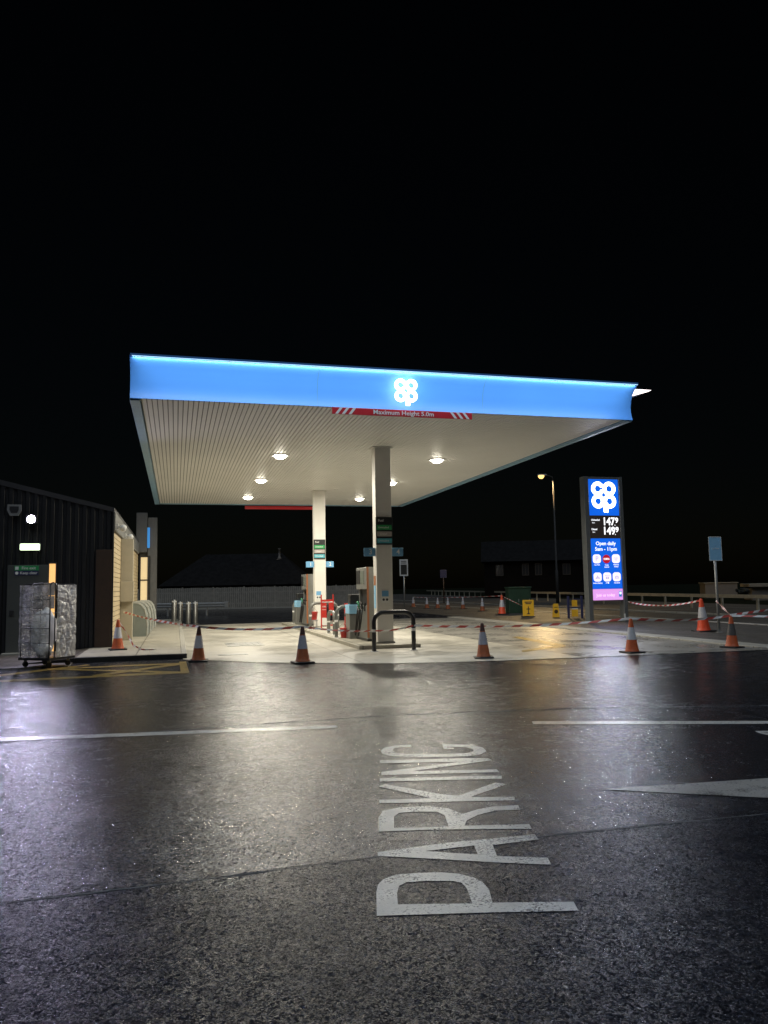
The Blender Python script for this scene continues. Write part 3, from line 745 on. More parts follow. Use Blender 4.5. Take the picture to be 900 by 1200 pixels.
def extinguisher(loc, label):
    t = thing('fire_extinguisher', label, 'fire extinguisher', loc, .4)
    mb = MB(); mb.lathe([(.075, 0), (.085, .01), (.085, .42), (.075, .47), (.03, .51)], 'red_paint', 18); mb.build('cylinder', t)
    mb = MB(); mb.lathe([(.087, .22), (.087, .32)], 'text_dark', 18); mb.build('label_band', t)
    mb = MB(); mb.box(-.02, .02, -.03, .03, .5, .56, 'dark_plastic', .005); mb.box(-.012, .012, -.02, .11, .56, .58, 'dark_plastic', .003); mb.build('valve', t)
    mb = MB(); mb.tube([(.02, 0, .54), (.09, 0, .52), (.12, 0, .4), (.11, 0, .15)], .011, 'hose_black', 8); mb.build('hose', t)
extinguisher((6.10, 8.75, .42), 'red fire extinguisher with dark band on a post behind the near pump')
mb = MB(); mb.box(6.04, 6.16, 8.84, 8.90, .095, 1.05, 'red_paint', .006); mb.box(5.98, 6.22, 8.62, 8.84, .395, .418, 'red_paint', .004)
o = mb.build('extinguisher_post'); tag(o, 'short red post with bracket carrying the fire extinguisher', 'post')

# ------------------------------------------------------------------ cones
def make_cone(h, mats, base, name='traffic_cone'):
    t = thing(name, '', 'traffic cone')
    k = h / .75
    mb = MB(); b = .205 * k
    mb.box(-b, b, -b, b, 0, .035 * k, base, .012); mb.build('base', t)
    bot, slv, top = mats
    R = lambda z: (.150 - .118 * (z / .75)) * k
    mb = MB(); mb.lathe([(R(.03) * 1.12, .03 * k), (R(.05) * 1.05, .05 * k), (R(.1), .1 * k), (R(.30), .30 * k), (R(.33), .33 * k), (R(.53), .53 * k), (R(.58), .58 * k), (R(.72), .72 * k, top), (R(.745), .742 * k, top), (.018 * k, .75 * k, top)], bot, 28)
    mb.build('body', t)
    mb = MB(); mb.lathe([(R(.29) + .003, .29 * k), (R(.56) + .003, .56 * k)], slv, 28, cap=False); mb.build('sleeve', t)
    return t
PROT = {}
def cone(loc, key, h, mats, base, rz, label, group, tilt=(0, 0)):
    if key not in PROT:
        PROT[key] = make_cone(h, mats, base); t = PROT[key]
    else: t = copy_tree(PROT[key])
    t.location = loc; t.rotation_euler = (tilt[0], tilt[1], rz); tag(t, label, 'traffic cone', group); return t
GR = 'traffic cones closing off the forecourt'
oc = ('cone_orange', 'sleeve', 'cone_orange'); dc = ('cone_dirty', 'sleeve', 'cone_dark'); gc = ('cone_dirty', 'sleeve_grey', 'cone_dark'); kc = ('cone_orange', 'sleeve_dark', 'cone_orange')
cone((-.52, 5.30, .10), 'a', .75, oc, 'rubber', .2, 'orange traffic cone on the pavement against the cream boarded shop corner', GR)
cone((1.36, 2.34, .0), 'b', .75, dc, 'rubber', -.1, 'dusty orange traffic cone at the corner of the pavement kerb', GR, (.02, .015))
cone((3.44, .95, .0), 'c', .76, gc, 'rubber', .15, 'dull orange cone with grey sleeve standing before the pump island', GR)
cone((7.24, .33, .0), 'd', .74, ('cone_dirty', 'sleeve_grey', 'cone_dark'), 'rubber', -.3, 'brownish cone with blackened tip standing right of the black hoop', GR, (0, -.02))
cone((10.66, .05, .0), 'a', .75, oc, 'rubber', .1, 'orange cone with clean white sleeve in front of the price sign', GR)
cone((13.38, .18, .0), 'e', .74, kc, 'rubber', .35, 'orange cone with dark dirty sleeve at the right below the blue post sign', GR, (.0, .03))
cone((16.42, 5.15, .024), 'f', 1.0, ('cone_bright', 'sleeve', 'cone_bright'), 'rubber', -.2, 'tall bright red cone with white sleeve beside the blue sign post', GR, (.03, -.05))
FG = 'small cones in a row on the far footway'
fx = [(484.4, 711.5), (500.4, 713), (513, 713), (525, 714), (542.6, 713.6), (565.4, 716.2)]
fl = ['farthest left of the distant cones, beside the dark rimmed parking sign', 'second distant cone right of the parking sign', 'third distant cone right of the parking sign',
      'fourth distant cone with dull sleeve in the far row', 'fifth distant cone with bright sleeve in the far row', 'nearest small cone of the far row, left of the tall red cone']
for (x, y), l in zip(fx, fl):
    p = G(x, y, .024); s_ = .74
    cone((p.x, p.y, .024), 'g', .75, ('cone_dirty', 'sleeve', 'sleeve'), 'rubber', .2, l, FG)
p = G(588.5, 720, .024); cone((p.x, p.y, .024), 'f', 1.0, None, None, .1, 'tall red cone with white bands left of the dark green cabinet', FG)

# barrier tape
def tape(name, pts, label, seg=.22, w=.055, sag=0.0, twist=.0):
    P = []
    for i in range(len(pts) - 1):
        a, b = Vector(pts[i]), Vector(pts[i + 1]); n = max(2, round((b - a).length / seg))
        for k in range(n):
            u = k / n; q = a.lerp(b, u); q.z -= sag * 4 * u * (1 - u); P.append(q)
    P.append(Vector(pts[-1]))
    mb = MB(); ph = random.uniform(0, 6)
    side = []
    for i, p in enumerate(P):
        d = (P[min(i + 1, len(P) - 1)] - P[max(0, i - 1)]).normalized()
        up = Vector((0, 0, 1)); up = (up - d * up.dot(d)).normalized(); wv = d.cross(up)
        an = math.sin(ph + i * .37) * .6 + twist * i
        side.append((up * math.cos(an) + wv * math.sin(an)) * w / 2)
    for i in range(len(P) - 1):
        m = 'tape_red' if i % 2 else 'tape_white'
        sl = (P[i + 1] - P[i]) * .25
        mb.face([P[i] - side[i] - sl * (1 if i else 0), P[i + 1] - side[i + 1] - sl * (1 if i < len(P) - 2 else 0), P[i + 1] + side[i + 1] + sl * (1 if i < len(P) - 2 else 0), P[i] + side[i] + sl * (1 if i else 0)], m)
    o = mb.build(name, recalc=False); tag(o, label, 'barrier tape', 'red and white barrier tape'); return o
T = .75
tape('barrier_tape', [(-.62, 8.9, .95), (1.36, 2.36, T)], 'red and white tape from the shop wall cabinet to the kerb corner cone', sag=.05)
tape('barrier_tape', [(1.36, 2.34, T), (3.44, .97, T)], 'faint striped tape between the kerb corner cone and the grey sleeved cone', sag=.06, w=.05)
tape('barrier_tape', [(3.44, .95, T), (5.5, 2.93, .50), (6.5, 2.93, .60)], 'striped tape from the grey sleeved cone wrapped round the black hoop', sag=.04, w=.045)
tape('barrier_tape', [(6.5, 2.93, .60), (10.66, .07, T)], 'striped tape from the black hoop to the white sleeved cone before the price sign', sag=.09)
tape('barrier_tape', [(10.66, .07, T), (13.38, .18, T - .01)], 'striped tape between the white sleeved cone and the dark sleeved cone at right', sag=.07)
tape('barrier_tape', [(18.05, 11.75, .80), (16.42, 5.15, .98)], 'sagging tape from the price sign to the tall red cone', sag=.16)
tape('barrier_tape', [(16.5, 4.62, .96), (13.4, .2, T)], 'taut white looking tape from the blue sign post down to the right cone', seg=.2, w=.05)
tape('barrier_tape', [(13.4, .2, T), (21.0, 3.2, 1.05)], 'striped tape rising to the right edge from the right cone', seg=.26)
tape('barrier_tape', [(13.4, .16, T - .01), (18, -1.6, .55)], 'low pale tape running right from the right cone', seg=.26, w=.05)
pa, pb = G(588.5, 720, .024), G(484.4, 711.5, .024)
tape('barrier_tape', [(pa.x, pa.y, .98), (pb.x, pb.y, .75)], 'distant tape strung along the row of small far cones', sag=.05, seg=.5, w=.03)
tape('barrier_tape', [(pa.x, pa.y, .98), (16.7, 18.05, .45)], 'thin tape from the tall far cone to the yellow box', w=.03)
mbt = [(-.5, 5.32, .80), (-.3, 5.5, .45), (-.15, 5.3, .2), (.05, 5.0, .115), (.25, 4.8, .11), (.45, 4.85, .115)]
tape('barrier_tape', mbt, 'loose end of striped tape trailing on the pavement by the shop corner', seg=.13, w=.035, twist=.4)

# ------------------------------------------------------------------ price totem
t = thing('price_sign', 'tall illuminated blue price sign with white ring logo and fuel prices on grey posts', 'price sign', (17.18, 11.9, .024))
ZT = 5.72
mb = MB(); mb.box(-.85, -.66, -.17, .17, 0, ZT, 'totem_grey', .012); mb.build('post', t)
mb = MB(); mb.box(.69, .85, -.17, .17, 0, ZT, 'totem_grey', .012); mb.build('post', t)
mb = MB(); mb.box(-.66, .69, -.12, .14, .84, ZT - .005, 'totem_grey', .006); mb.build('case', t)
mb = MB(); mb.box(.66, .72, -.19, -.171, .1, .32, 'white_plastic', .003); mb.build('reflector', t)
xl, xr = -.64, .67; xc = (xl + xr) / 2; wd = xr - xl
def tp(name, z0, z1, mat, dy=.0):
    mb = MB(); mb.box(xl, xr, -.128 - dy, -.121, z0, z1, mat); return mb.build(name, t)
# heights
lp = tp('logo_panel', 4.18, 5.62, 'totem_blue')
mb = MB(); logo(mb, facing(xc + .0, -.1285, 4.99), .50, 'totem_white', .012); mb.build('logo', lp)
for qx in (-.25, .25):
    for qz in (-.25, .25):
        light('logo_lamp', 'AREA', (17.18 + xc + qx + .20 * (1 if qx > 0 else -1), 11.9 - .165, .024 + 4.99 + qz), 36, (.88, .90, 1), .10, aim=(0, -1, 0))  # extra lamps added over the logo rings to strengthen the road reflection
pp = tp('price_panel', 3.28, 4.17, 'totem_black')
for z, s_ in ((3.93, '147'), (3.56, '149')):
    mb = MB(); put_text(mb, s_, .42, facing(xc + .17, -.130, z), 'digit', bold=.010, width=.49, extrude=.002); put_text(mb, '9', .29, facing(xc + .53, -.130, z + .05), 'digit', bold=.006, extrude=.002); mb.box(xc + .43, xc + .46, -.134, -.1285, z - .15, z - .12, 'digit'); mb.build('price_digits', pp)
for z, s_ in ((4.0, 'Unleaded'), (3.63, 'Diesel')):
    mb = MB(); put_text(mb, s_, .098, facing(xl + .06, -.130, z), 'totem_text', bold=.002, align='LEFT'); put_text(mb, 'litre', .07, facing(xl + .10, -.130, z - .11), 'totem_text', align='LEFT'); mb.build('fuel_name', pp)
ip = tp('service_panel', 1.30, 3.27, 'totem_blue')
mb = MB(); put_text(mb, 'Open daily', .20, facing(xc, -.130, 3.07), 'totem_text', bold=.004); mb.build('opening_days', ip); mb = MB(); put_text(mb, '5am - 11pm', .20, facing(xc, -.130, 2.85), 'totem_text', bold=.004); mb.build('opening_hours', ip)
def rrect(cx, cy, w, r, n=8):
    out = []
    for (sx, sy, a) in ((1, 1, 0), (-1, 1, PI / 2), (-1, -1, PI), (1, -1, 3 * PI / 2)):
        for k in range(n + 1):
            b = a + k / n * PI / 2; out.append((cx + sx * (w - r) + r * math.cos(b), cy + sy * (w - r) + r * math.sin(b)))
    return out
icons = [(-.42, 2.47, 'totem_icon', 'P', 'Car Park'), (0, 2.46, 'totem_red', 'COSTA', 'Costa|express'), (.42, 2.47, 'totem_icon', 'lot', 'National|lottery'),
         (-.42, 1.76, 'totem_icon', 'bag', 'Instore Bakery'), (0, 1.76, 'totem_icon', 'atm', 'ATM'), (.42, 1.76, 'totem_icon', 'hot', 'Hot food')]
for ix, iz, im, glyph, cap in icons:
    mb = MB(); r = .17 if im == 'totem_red' else .175
    lp_ = ring_pts(0, 0, r, 32) if im == 'totem_red' else rrect(0, 0, r, .115)
    me = poly_mesh([lp_], .002); mb.mesh(me, im, facing(xc + ix, -.1305, iz)); bpy.data.meshes.remove(me)
    M = facing(xc + ix, -.1345, iz)
    if glyph == 'P': put_text(mb, 'P', .27, M, 'totem_icon_mark', bold=.003)
    elif glyph == 'COSTA': put_text(mb, 'COSTA', .095, M, 'totem_text', bold=.004, width=.26)
    elif glyph == 'lot':
        for a, b, c in ((-.06, .02, .045), (.05, .03, .045), (0, -.05, .045)):
            me = poly_mesh([ring_pts(a, b, c, 16), ring_pts(a, b, c * .65, 16)], .001); mb.mesh(me, 'totem_icon_mark', M); bpy.data.meshes.remove(me)
    elif glyph == 'bag':
        me = poly_mesh([[(-.09, -.07), (.09, -.07), (.10, -.03), (.03, .0), (0, .09), (-.04, .0), (-.10, -.03)], [(-.06, -.05), (.06, -.05), (0, -.02)]], .001); mb.mesh(me, 'totem_icon_mark', M); bpy.data.meshes.remove(me)
    elif glyph == 'atm':
        me = poly_mesh([[(-.10, .03), (.10, .03), (.10, .08), (-.10, .08)], [(-.08, .045), (.08, .045), (.08, .065), (-.08, .065)]], .001); mb.mesh(me, 'totem_icon_mark', M); bpy.data.meshes.remove(me)
        me = poly_mesh([[(-.07, -.08), (.07, -.08), (.07, .0), (-.07, .0)], ring_pts(0, -.04, .022, 12)], .001); mb.mesh(me, 'totem_icon_mark', M); bpy.data.meshes.remove(me)
    else:
        me = poly_mesh([[(-.10, -.07), (.10, -.07), (.08, -.09), (-.08, -.09)], [(-.09, -.05), (.09, -.05), (.07, .02), (0, .05), (-.07, .02)], [(-.06, -.03), (.06, -.03), (0, .02)]], .001); mb.mesh(me, 'totem_icon_mark', M); bpy.data.meshes.remove(me)
    for j, ln in enumerate(cap.split('|')): put_text(mb, ln, .068, facing(xc + ix, -.130, iz - .235 - j * .075), 'totem_text', bold=.001)
    mb.build('service_icon', ip)
kp = tp('membership_panel', .86, 1.29, 'totem_pink')
mb = MB(); put_text(mb, 'Join us today', .155, facing(xc - .1, -.130, 1.05), 'totem_pink_text', bold=.002); mb.build('lettering', kp)
mb = MB(); mb.box(xr - .17, xr - .05, -.134, -.1285, .98, 1.2, 'blue_glow'); logo(mb, facing(xr - .11, -.1345, 1.13), .045, 'totem_text', .002); mb.build('emblem', kp)

# ------------------------------------------------------------------ blue sign on post
t = thing('parking_sign', 'plain light blue rectangular sign on a thin grey post beside the tall cone', 'sign', (16.55, 4.62, .024), .0)
mb = MB(); mb.tube([(0, 0, 0), (0, 0, 2.84)], .04, 'galv', 14); mb.lathe([(.10, 0), (.10, .012)], 'galv', 16); mb.build('post', t)
mb = MB(); mb.box(-.23, .21, -.052, -.042, 2.14, 2.85, 'sign_panel_blue', .003); pl = mb.build('panel', t)
mb = MB()
mb.box(-.235, .215, -.056, -.0525, 2.84, 2.858, 'text_white'); mb.box(-.235, .215, -.056, -.0525, 2.132, 2.15, 'text_white'); mb.box(-.235, -.218, -.056, -.0525, 2.15, 2.84, 'text_white'); mb.box(.198, .215, -.056, -.0525, 2.15, 2.84, 'text_white')
mb.build('border', pl)
mb = MB(); put_text(mb, 'Car Park', .075, facing(-.01, -.054, 2.50), 'text_white'); mb.build('lettering', pl)

# ------------------------------------------------------------------ street lamp
t = thing('street_lamp', 'tall thin street lamp glowing orange beyond the forecourt', 'street lamp', (30.3, 41.0, -.016), -TH)
mb = MB(); mb.lathe([(.13, 0), (.13, 2.6), (.085, 2.7), (.06, 9.9)], 'pole_dark', 14)
mb.tube([(0, 0, 9.85), (-.05, 0, 10.15), (-.3, 0, 10.3), (-.6, 0, 10.33)], .04, 'pole_dark', 10); mb.build('pole', t)
mb = MB(); mb.box(-1.25, -.5, -.13, .13, 10.30, 10.42, 'galv', .04); mb.build('lamp_head', t)
mb = MB(); mb.lathe([(.0, -.26), (.15, -.21), (.24, -.08), (.25, 0)], 'street_lens', 16, M=Matrix.Translation((-.95, 0, 10.30)), cap=False); mb.build('lamp_glass', t)
c_, s_ = math.cos(-TH), math.sin(-TH)
light('street_light', 'SPOT', (30.3 - .95 * c_, 41.0 - .95 * s_, 10.1), 15000, (1, .68, .30), .12, rot=(0, 0, 0), cone=math.radians(165), blend=.25)

# ------------------------------------------------------------------ shop building
b = thing('shop_building', 'dark corrugated shop with cream boarded side wall and sloping roof', 'building', (-.75, 6.4, 0))
bx, by = -.75, 6.4
SL = math.tan(math.radians(13.7)); ZC = 3.72
def ztop(X): # local x<=0 ; ridge at -6.5
    return ZC + SL * min(-X, 13 + X if X < -6.5 else 99)
mb = MB()
rib = .20; X = -.005
while X > -12.8:
    seg = [(0, 0), (.04, 0), (.065, -.032), (.155, -.032), (.18, 0), (.2, 0)]
    for (a, ya), (c, yc) in zip(seg[:-1], seg[1:]):
        xa, xb_ = X - a, X - c
        mb.face([(xa, ya, 0), (xb_, yc, 0), (xb_, yc, ztop(xb_)), (xa, ya, ztop(xa))], 'clad_dark')
    X -= rib
mb.face([(0, .004, 0), (-13, .004, 0), (-13, .004, ZC), (-6.5, .004, ZC + SL * 6.5), (0, .004, ZC)], 'clad_dark')
mb.build('gable_wall', b, recalc=False)
mb = MB()
mb.prism([(.02, ZC - .06), (-6.5, ZC + SL * 6.5 - .06), (-13.1, ZC - .06), (-13.1, ZC + .06), (-6.5, ZC + SL * 6.5 + .10), (.02, ZC + .06)], 'y', -.045, 15.2, 'roof_dark'); mb.build('roof', b)
mb = MB(); mb.box(-.42, -.02, -.055, -.035, .02, 2.66, 'timber_brown', .004); mb.build('timber_panel', b)
mb = MB(); mb.box(-.02, .02, -.05, .04, 0, ZC - .07, 'clad_dark', .004); mb.build('corner_post', b)
# side wall with horizontal boards
mb = MB(); mb.box(-.25, -.006, .042, 14.0, .08, ZC - .07, 'board_gap')
z = .10
while z < 3.12:
    mb.box(-.006, .018, .042, 13.6, z, min(z + .118, 3.17), 'cream_board', .004); z += .132
mb.build('side_wall', b)
mb = MB(); mb.box(-.004, .05, .042, 14.1, 3.18, ZC - .062, 'eave_grey', .006); mb.build('eave_fascia', b)
# fire door and lit slot
dr = MB(); dr.box(-2.54, -1.58, -.075, -.034, .02, 2.27, 'door_grey', .006); d_ = dr.build('fire_door', b)
mb = MB(); mb.box(-2.47, -2.36, -.095, -.077, .98, 1.12, 'dark_plastic', .004); mb.build('handle', d_)
mb = MB(); mb.box(-2.60, -1.35, -.30, -.034, 0, .05, 'kerb_concrete', .008); mb.build('threshold', d_)
mb = MB()
mb.box(-1.575, -1.555, -.07, -.034, .05, 2.3, 'door_grey'); mb.box(-1.40, -1.38, -.07, -.034, .05, 2.3, 'door_grey'); mb.box(-1.575, -1.38, -.07, -.034, 2.3, 2.33, 'door_grey')
w_ = mb.build('side_light', b)
mb = MB(); mb.box(-1.553, -1.402, -.052, -.036, .055, 2.298, 'lit_interior'); mb.build('lit_pane', w_)
mb = MB(); mb.prism([(-1.52, 1.62), (-1.44, 1.62), (-1.48, 1.70)], 'y', -.0555, -.0525, 'sign_yellow'); mb.build('warning_sticker', w_)
# pier and electrical box on side wall
mb = MB(); mb.box(.02, .37, 2.8, 3.05, .1, 3.13, 'cabinet_cream', .01); mb.build('pier', b)
mb = MB(); mb.box(.02, .40, 2.62, 2.795, 1.24, 1.84, 'cabinet_cream', .012); mb.build('meter_box', b)
# entrance portal at the back
mb = MB(); mb.box(-.08, .38, 13.9, 14.3, 3.25, 5.0, 'portal_grey', .01); mb.build('sign_tower', b)
mb = MB(); mb.box(.05, .40, 14.305, 16.5, .09, 4.8, 'portal_grey', .01); mb.box(.40, .80, 14.05, 14.55, .09, 4.8, 'portal_grey', .01); mb.build('entrance_portal', b)
mb = MB(); mb.box(.385, .49, 13.97, 14.03, 3.45, 4.35, 'blue_glow', .004); mb.build('lit_sign', b)
mb = MB(); mb.box(.05, .12, 14.04, 14.1, .1, 3.1, 'dark_plastic'); mb.box(.47, .53, 14.0, 14.045, .1, 3.1, 'dark_plastic'); mb.box(.12, .47, 14.04, 14.09, 2.0, 2.06, 'dark_plastic'); mb.box(.12, .47, 14.04, 14.09, 3.04, 3.1, 'dark_plastic')
w_ = mb.build('shop_window', b)
mb = MB(); mb.box(.12, .47, 14.10, 14.12, .1, 3.04, 'window_glow'); mb.build('pane', w_)

# things fixed to the shop
t = thing('fire_exit_sign', 'green and blue Fire exit Keep clear sign on the grey door', 'sign', (-2.84, 6.322, 2.13))
mb = MB(); mb.box(-.29, .29, -.006, 0, 0, .12, 'board_green', .001); put_text(mb, 'Fire exit', .10, facing(.05, -.008, .06), 'text_white', bold=.001, extrude=.001); mb.box(-.27, -.19, -.009, -.0065, .02, .10, 'text_white'); mb.build('upper_panel', t)
mb = MB(); mb.box(-.29, .29, -.006, 0, -.125, -.004, 'dark_blue', .001); put_text(mb, 'Keep clear', .095, facing(.05, -.008, -.065), 'text_white', bold=.001, extrude=.001); mb.lathe([(.04, 0), (.04, .002)], 'text_white', 14, M=facing(-.23, -.0065, -.065)); mb.build('lower_panel', t)
t = thing('exit_light', 'glowing greenish white emergency light bar above the fire door', 'light', (-2.77, 6.36, 2.73))
mb = MB(); mb.box(-.26, .26, -.05, .0, -.10, .11, 'dark_plastic', .01); mb.build('housing', t)
mb = MB(); mb.box(-.235, .235, -.11, -.052, -.08, .085, 'exit_lens', .02); mb.build('diffuser', t)
t = thing('floodlight', 'small dazzling white floodlight high on the dark gable wall', 'floodlight', (-2.74, 6.36, 3.44))
mb = MB(); mb.box(-.05, .05, -.10, 0, -.03, .03, 'dark_plastic', .005); mb.build('bracket', t)
mb = MB(); mb.box(-.13, .13, -.19, -.10, -.11, .11, 'dark_plastic', .012); mb.build('body', t)
mb = MB(); mb.lathe([(.10, .0), (.09, .02), (.0, .03)], 'flood_lens', 20, M=facing(0, -.192, 0)); mb.build('lens', t)
light('flood_lamp', 'SPOT', (-2.74, 6.12, 3.44), 430, (.76, .71, 1), .06, aim=(.12, -1, -.32), cone=math.radians(150), blend=.5)
t = thing('alarm_box', 'dim shield shaped alarm box left of the floodlight', 'alarm box', (-3.17, 6.36, 3.69))
mb = MB(); mb.prism([(-.16, .14), (.16, .14), (.17, .0), (.10, -.15), (-.10, -.15), (-.17, 0)], 'y', -.07, 0, 'grey_metal'); mb.build('case', t)
mb = MB(); mb.prism([(-.11, .09), (.11, .09), (.11, .0), (.07, -.08), (-.07, -.08), (-.11, 0)], 'y', -.078, -.071, 'dark_plastic'); mb.build('cover', t)
def camera_thing(loc, label):
    t = thing('security_camera', label, 'security camera', loc, 0, 'security cameras under the shop eave')
    mb = MB(); mb.box(0, .05, -.07, .07, -.07, .07, 'white_plastic', .008); mb.build('mount', t)
    mb = MB(); mb.lathe([(.07, -.02), (.085, .0), (.085, .20), (.07, .24), (.02, .25)], 'white_plastic', 18, M=Matrix.Translation((.17, .05, -.02)) @ Matrix.Rotation(PI / 2 + .2, 4, 'X')); mb.build('body', t)
    mb = MB(); mb.tube([(.03, 0, 0), (.17, 0, -.01)], .022, 'white_plastic', 8); mb.build('arm', t)
camera_thing((-.70, 6.95, 3.32), 'white security camera nearest the dark corner of the shop')
camera_thing((-.70, 10.4, 3.30), 'white security camera farther along the shop eave past the cream pier')

# grey recycling bins
def make_bin():
    t = thing('recycling_bin', '', 'bin', (0, 0, 0), 0, 'curved grey bins along the shop wall')
    prof = [(0, 0), (.59, 0), (.60, .30), (.575, .62), (.51, .86), (.40, 1.0), (.29, 1.055), (.16, 1.06), (0, 1.06)]
    mb = MB(); mb.prism(prof, 'y', -.55, .55, 'bin_grey'); mb.build('body', t)
    for y in (-.57, .55):
        mb = MB()
        for (a, b_) in zip(prof[1:-1], prof[2:]):
            ax, az = a; bx_, bz = b_
            mb.face([(ax, y - .0, az), (bx_, y, bz), (bx_ + .02, y, bz + .03), (ax + .035, y, az + .012)], 'bin_rim')
            mb.face([(ax, y + .02, az), (bx_, y + .02, bz), (bx_ + .02, y + .02, bz + .03), (ax + .035, y + .02, az + .012)], 'bin_rim')
            mb.face([(bx_ + .02, y, bz + .03), (ax + .035, y, az + .012), (ax + .035, y + .02, az + .012), (bx_ + .02, y + .02, bz + .03)], 'bin_rim')
            mb.face([(ax, y, az), (bx_, y, bz), (bx_, y + .02, bz), (ax, y + .02, az)], 'bin_rim')
        mb.build('rim', t)
    mb = MB(); mb.box(.30, .38, -.556, -.5505, .62, .66, 'dark_plastic', .002); mb.build('latch', t)
    return t
b0 = make_bin(); bl = ['nearest curved grey bin with its whole flat side in view', 'second curved grey bin behind the nearest one', 'third curved grey bin along the shop wall', 'farthest curved grey bin near the shop entrance']
for i in range(4):
    o = b0 if i == 0 else copy_tree(b0)
    o.location = (-.62 + .03 * i, 11.5 + i * 2.1, .10); o['label'] = bl[i]

# bollards
def make_bollard():
    t = thing('bollard', '', 'bollard', (0, 0, 0), 0, 'steel bollards by the shop entrance')
    mb = MB(); mb.lathe([(.115, 0), (.115, 1.0), (.095, 1.03), (.0, 1.04)], 'steel', 20, cap=False); mb.build('post', t)
    mb = MB(); mb.lathe([(.117, .90), (.117, .97)], 'white_band', 20, cap=False); mb.build('band', t)
    return t
b0 = make_bollard()
for i, (x, y, l) in enumerate([(.80, 22.3, 'leftmost steel bollard by the shop entrance'), (1.08, 23.6, 'second steel bollard from the left, just behind the leftmost'), (1.45, 23.0, 'thin looking steel bollard third from the left'), (1.80, 24.2, 'rightmost steel bollard before the crash barrier')]):
    o = b0 if i == 0 else copy_tree(b0); o.location = (x, y, -.008 if x > 1.13 else (.10 if y < 26 and x < 1 else .0)); o['label'] = l

# roll cage
Bc = G(57, 783, .012); Bc.z = .012
rc = thing('roll_cage', 'wheeled roll cage wrapped in clear plastic on the pavers before the fire door', 'roll cage', Bc)
ua = math.radians(180 - 22 - 15.12); va = math.radians(68 - 15.12)
ul = Vector((math.cos(ua), math.sin(ua), 0)); ur = Vector((math.cos(va), math.sin(va), 0))
LW, RW, HT, Z0 = .80, .68, 1.72, .20
def cp(u, v, z): q = ul * u + ur * v; return (q.x, q.y, z)
mb = MB()
for u, v in ((0.02, .02), (LW, .02), (LW, RW), (.02, RW)): mb.tube([cp(u, v, Z0), cp(u, v, HT)], .014, 'black_paint', 8)
for (u0, v0, u1, v1) in ((.02, .02, LW, .02), (LW, .02, LW, RW), (.02, RW, LW, RW)):
    for z in (HT, 1.4, 1.1, .8, .5): mb.tube([cp(u0, v0, z), cp(u1, v1, z)], .008, 'black_paint', 6)
    for k in (.33, .66): mb.tube([cp(u0 + (u1 - u0) * k, v0 + (v1 - v0) * k, Z0), cp(u0 + (u1 - u0) * k, v0 + (v1 - v0) * k, HT)], .006, 'black_paint', 6)
mb.tube([cp(.02, .02, HT - .02), cp(.02, .05, HT + .02), cp(.02, .10, HT + .03), cp(.02, .15, HT), cp(.02, .16, HT - .3), cp(.02, .16, Z0)], .013, 'black_paint', 8)
mb.build('frame', rc)
mb = MB()
mb.face([cp(-.02, -.02, Z0 - .05), cp(LW + .02, -.02, Z0 - .05), cp(LW + .02, RW + .02, Z0 - .05), cp(-.02, RW + .02, Z0 - .05)], 'black_paint')
mb.face([cp(-.02, -.02, Z0), cp(LW + .02, -.02, Z0), cp(LW + .02, RW + .02, Z0), cp(-.02, RW + .02, Z0)], 'black_paint')
cs = [(-.02, -.02), (LW + .02, -.02), (LW + .02, RW + .02), (-.02, RW + .02)]
for i in range(4):
    a, c = cs[i], cs[(i + 1) % 4]; mb.face([cp(*a, Z0 - .05), cp(*c, Z0 - .05), cp(*c, Z0), cp(*a, Z0)], 'black_paint')
mb.build('base_plate', rc)
def wrapped(p0, p1, name, amp, mat='plastic_wrap', n=34, m=64):
    mb = MB(); 
    nrm = Vector((0, 0, 1)).cross(Vector(p1) - Vector(p0)).normalized()
    gr = []; sd = random.uniform(0, 50)
    for j in range(m + 1):
        row = []
        for i in range(n + 1):
            u, w = i / n, j / m
            q = Vector(p0).lerp(Vector(p1), u); q.z = Z0 + (HT - .02 - Z0) * w
            a_ = Vector((u * 1.6 + w * 2.2 + sd, w * 3.4 - u * 1.2, sd))
            r1_ = 1 - min(1, abs(noise.noise(a_ * 1.25)) * 3.2); r2_ = 1 - min(1, abs(noise.noise(a_ * 3.1 + Vector((7, 3, 1)))) * 3.0)
            d = amp * (1.5 * r1_ ** 2 + .8 * r2_ ** 2 - .6 + .9 * noise.noise(a_ * .7)) * (math.sin(PI * min(1, max(0, u))) * .7 + .3)
            row.append(q + nrm * d)
        gr.append(row)
    base = len(mb.v); k_ = mb._m(mat)
    for r in gr: mb.v += r
    for j in range(m):
        for i in range(n):
            a = base + j * (n + 1) + i; mb.f.append([a, a + 1, a + n + 2, a + n + 1]); mb.mi.append(k_); mb.sm.append(True)
    return mb.build(name, rc)
wrapped(cp(.06, -.022, 0), cp(LW + .02, -.022, 0), 'plastic_wrap', .022)
wrapped(cp(-.022, .17, 0), cp(-.022, RW + .02, 0), 'plastic_wrap', .034, 'wrap_white')
wrapped(cp(LW + .03, .0, 0), cp(LW + .03, RW, 0), 'plastic_wrap', .02)
for u, v in ((.08, .08), (LW - .08, .08), (LW - .08, RW - .08), (.08, RW - .08)):
    q = Vector(cp(u, v, 0)); mb = MB()
    mb.box(q.x - .03, q.x + .03, q.y - .03, q.y + .03, .10, Z0 - .05, 'grey_metal', .004)
    mb.lathe([(.052, -.016), (.058, -.010), (.058, .010), (.052, .016)], 'rubber', 18, M=Matrix.Translation((q.x, q.y, .058)) @ Matrix.Rotation(.5, 4, 'Z') @ Matrix.Rotation(PI / 2, 4, 'X')); mb.build('castor', rc)
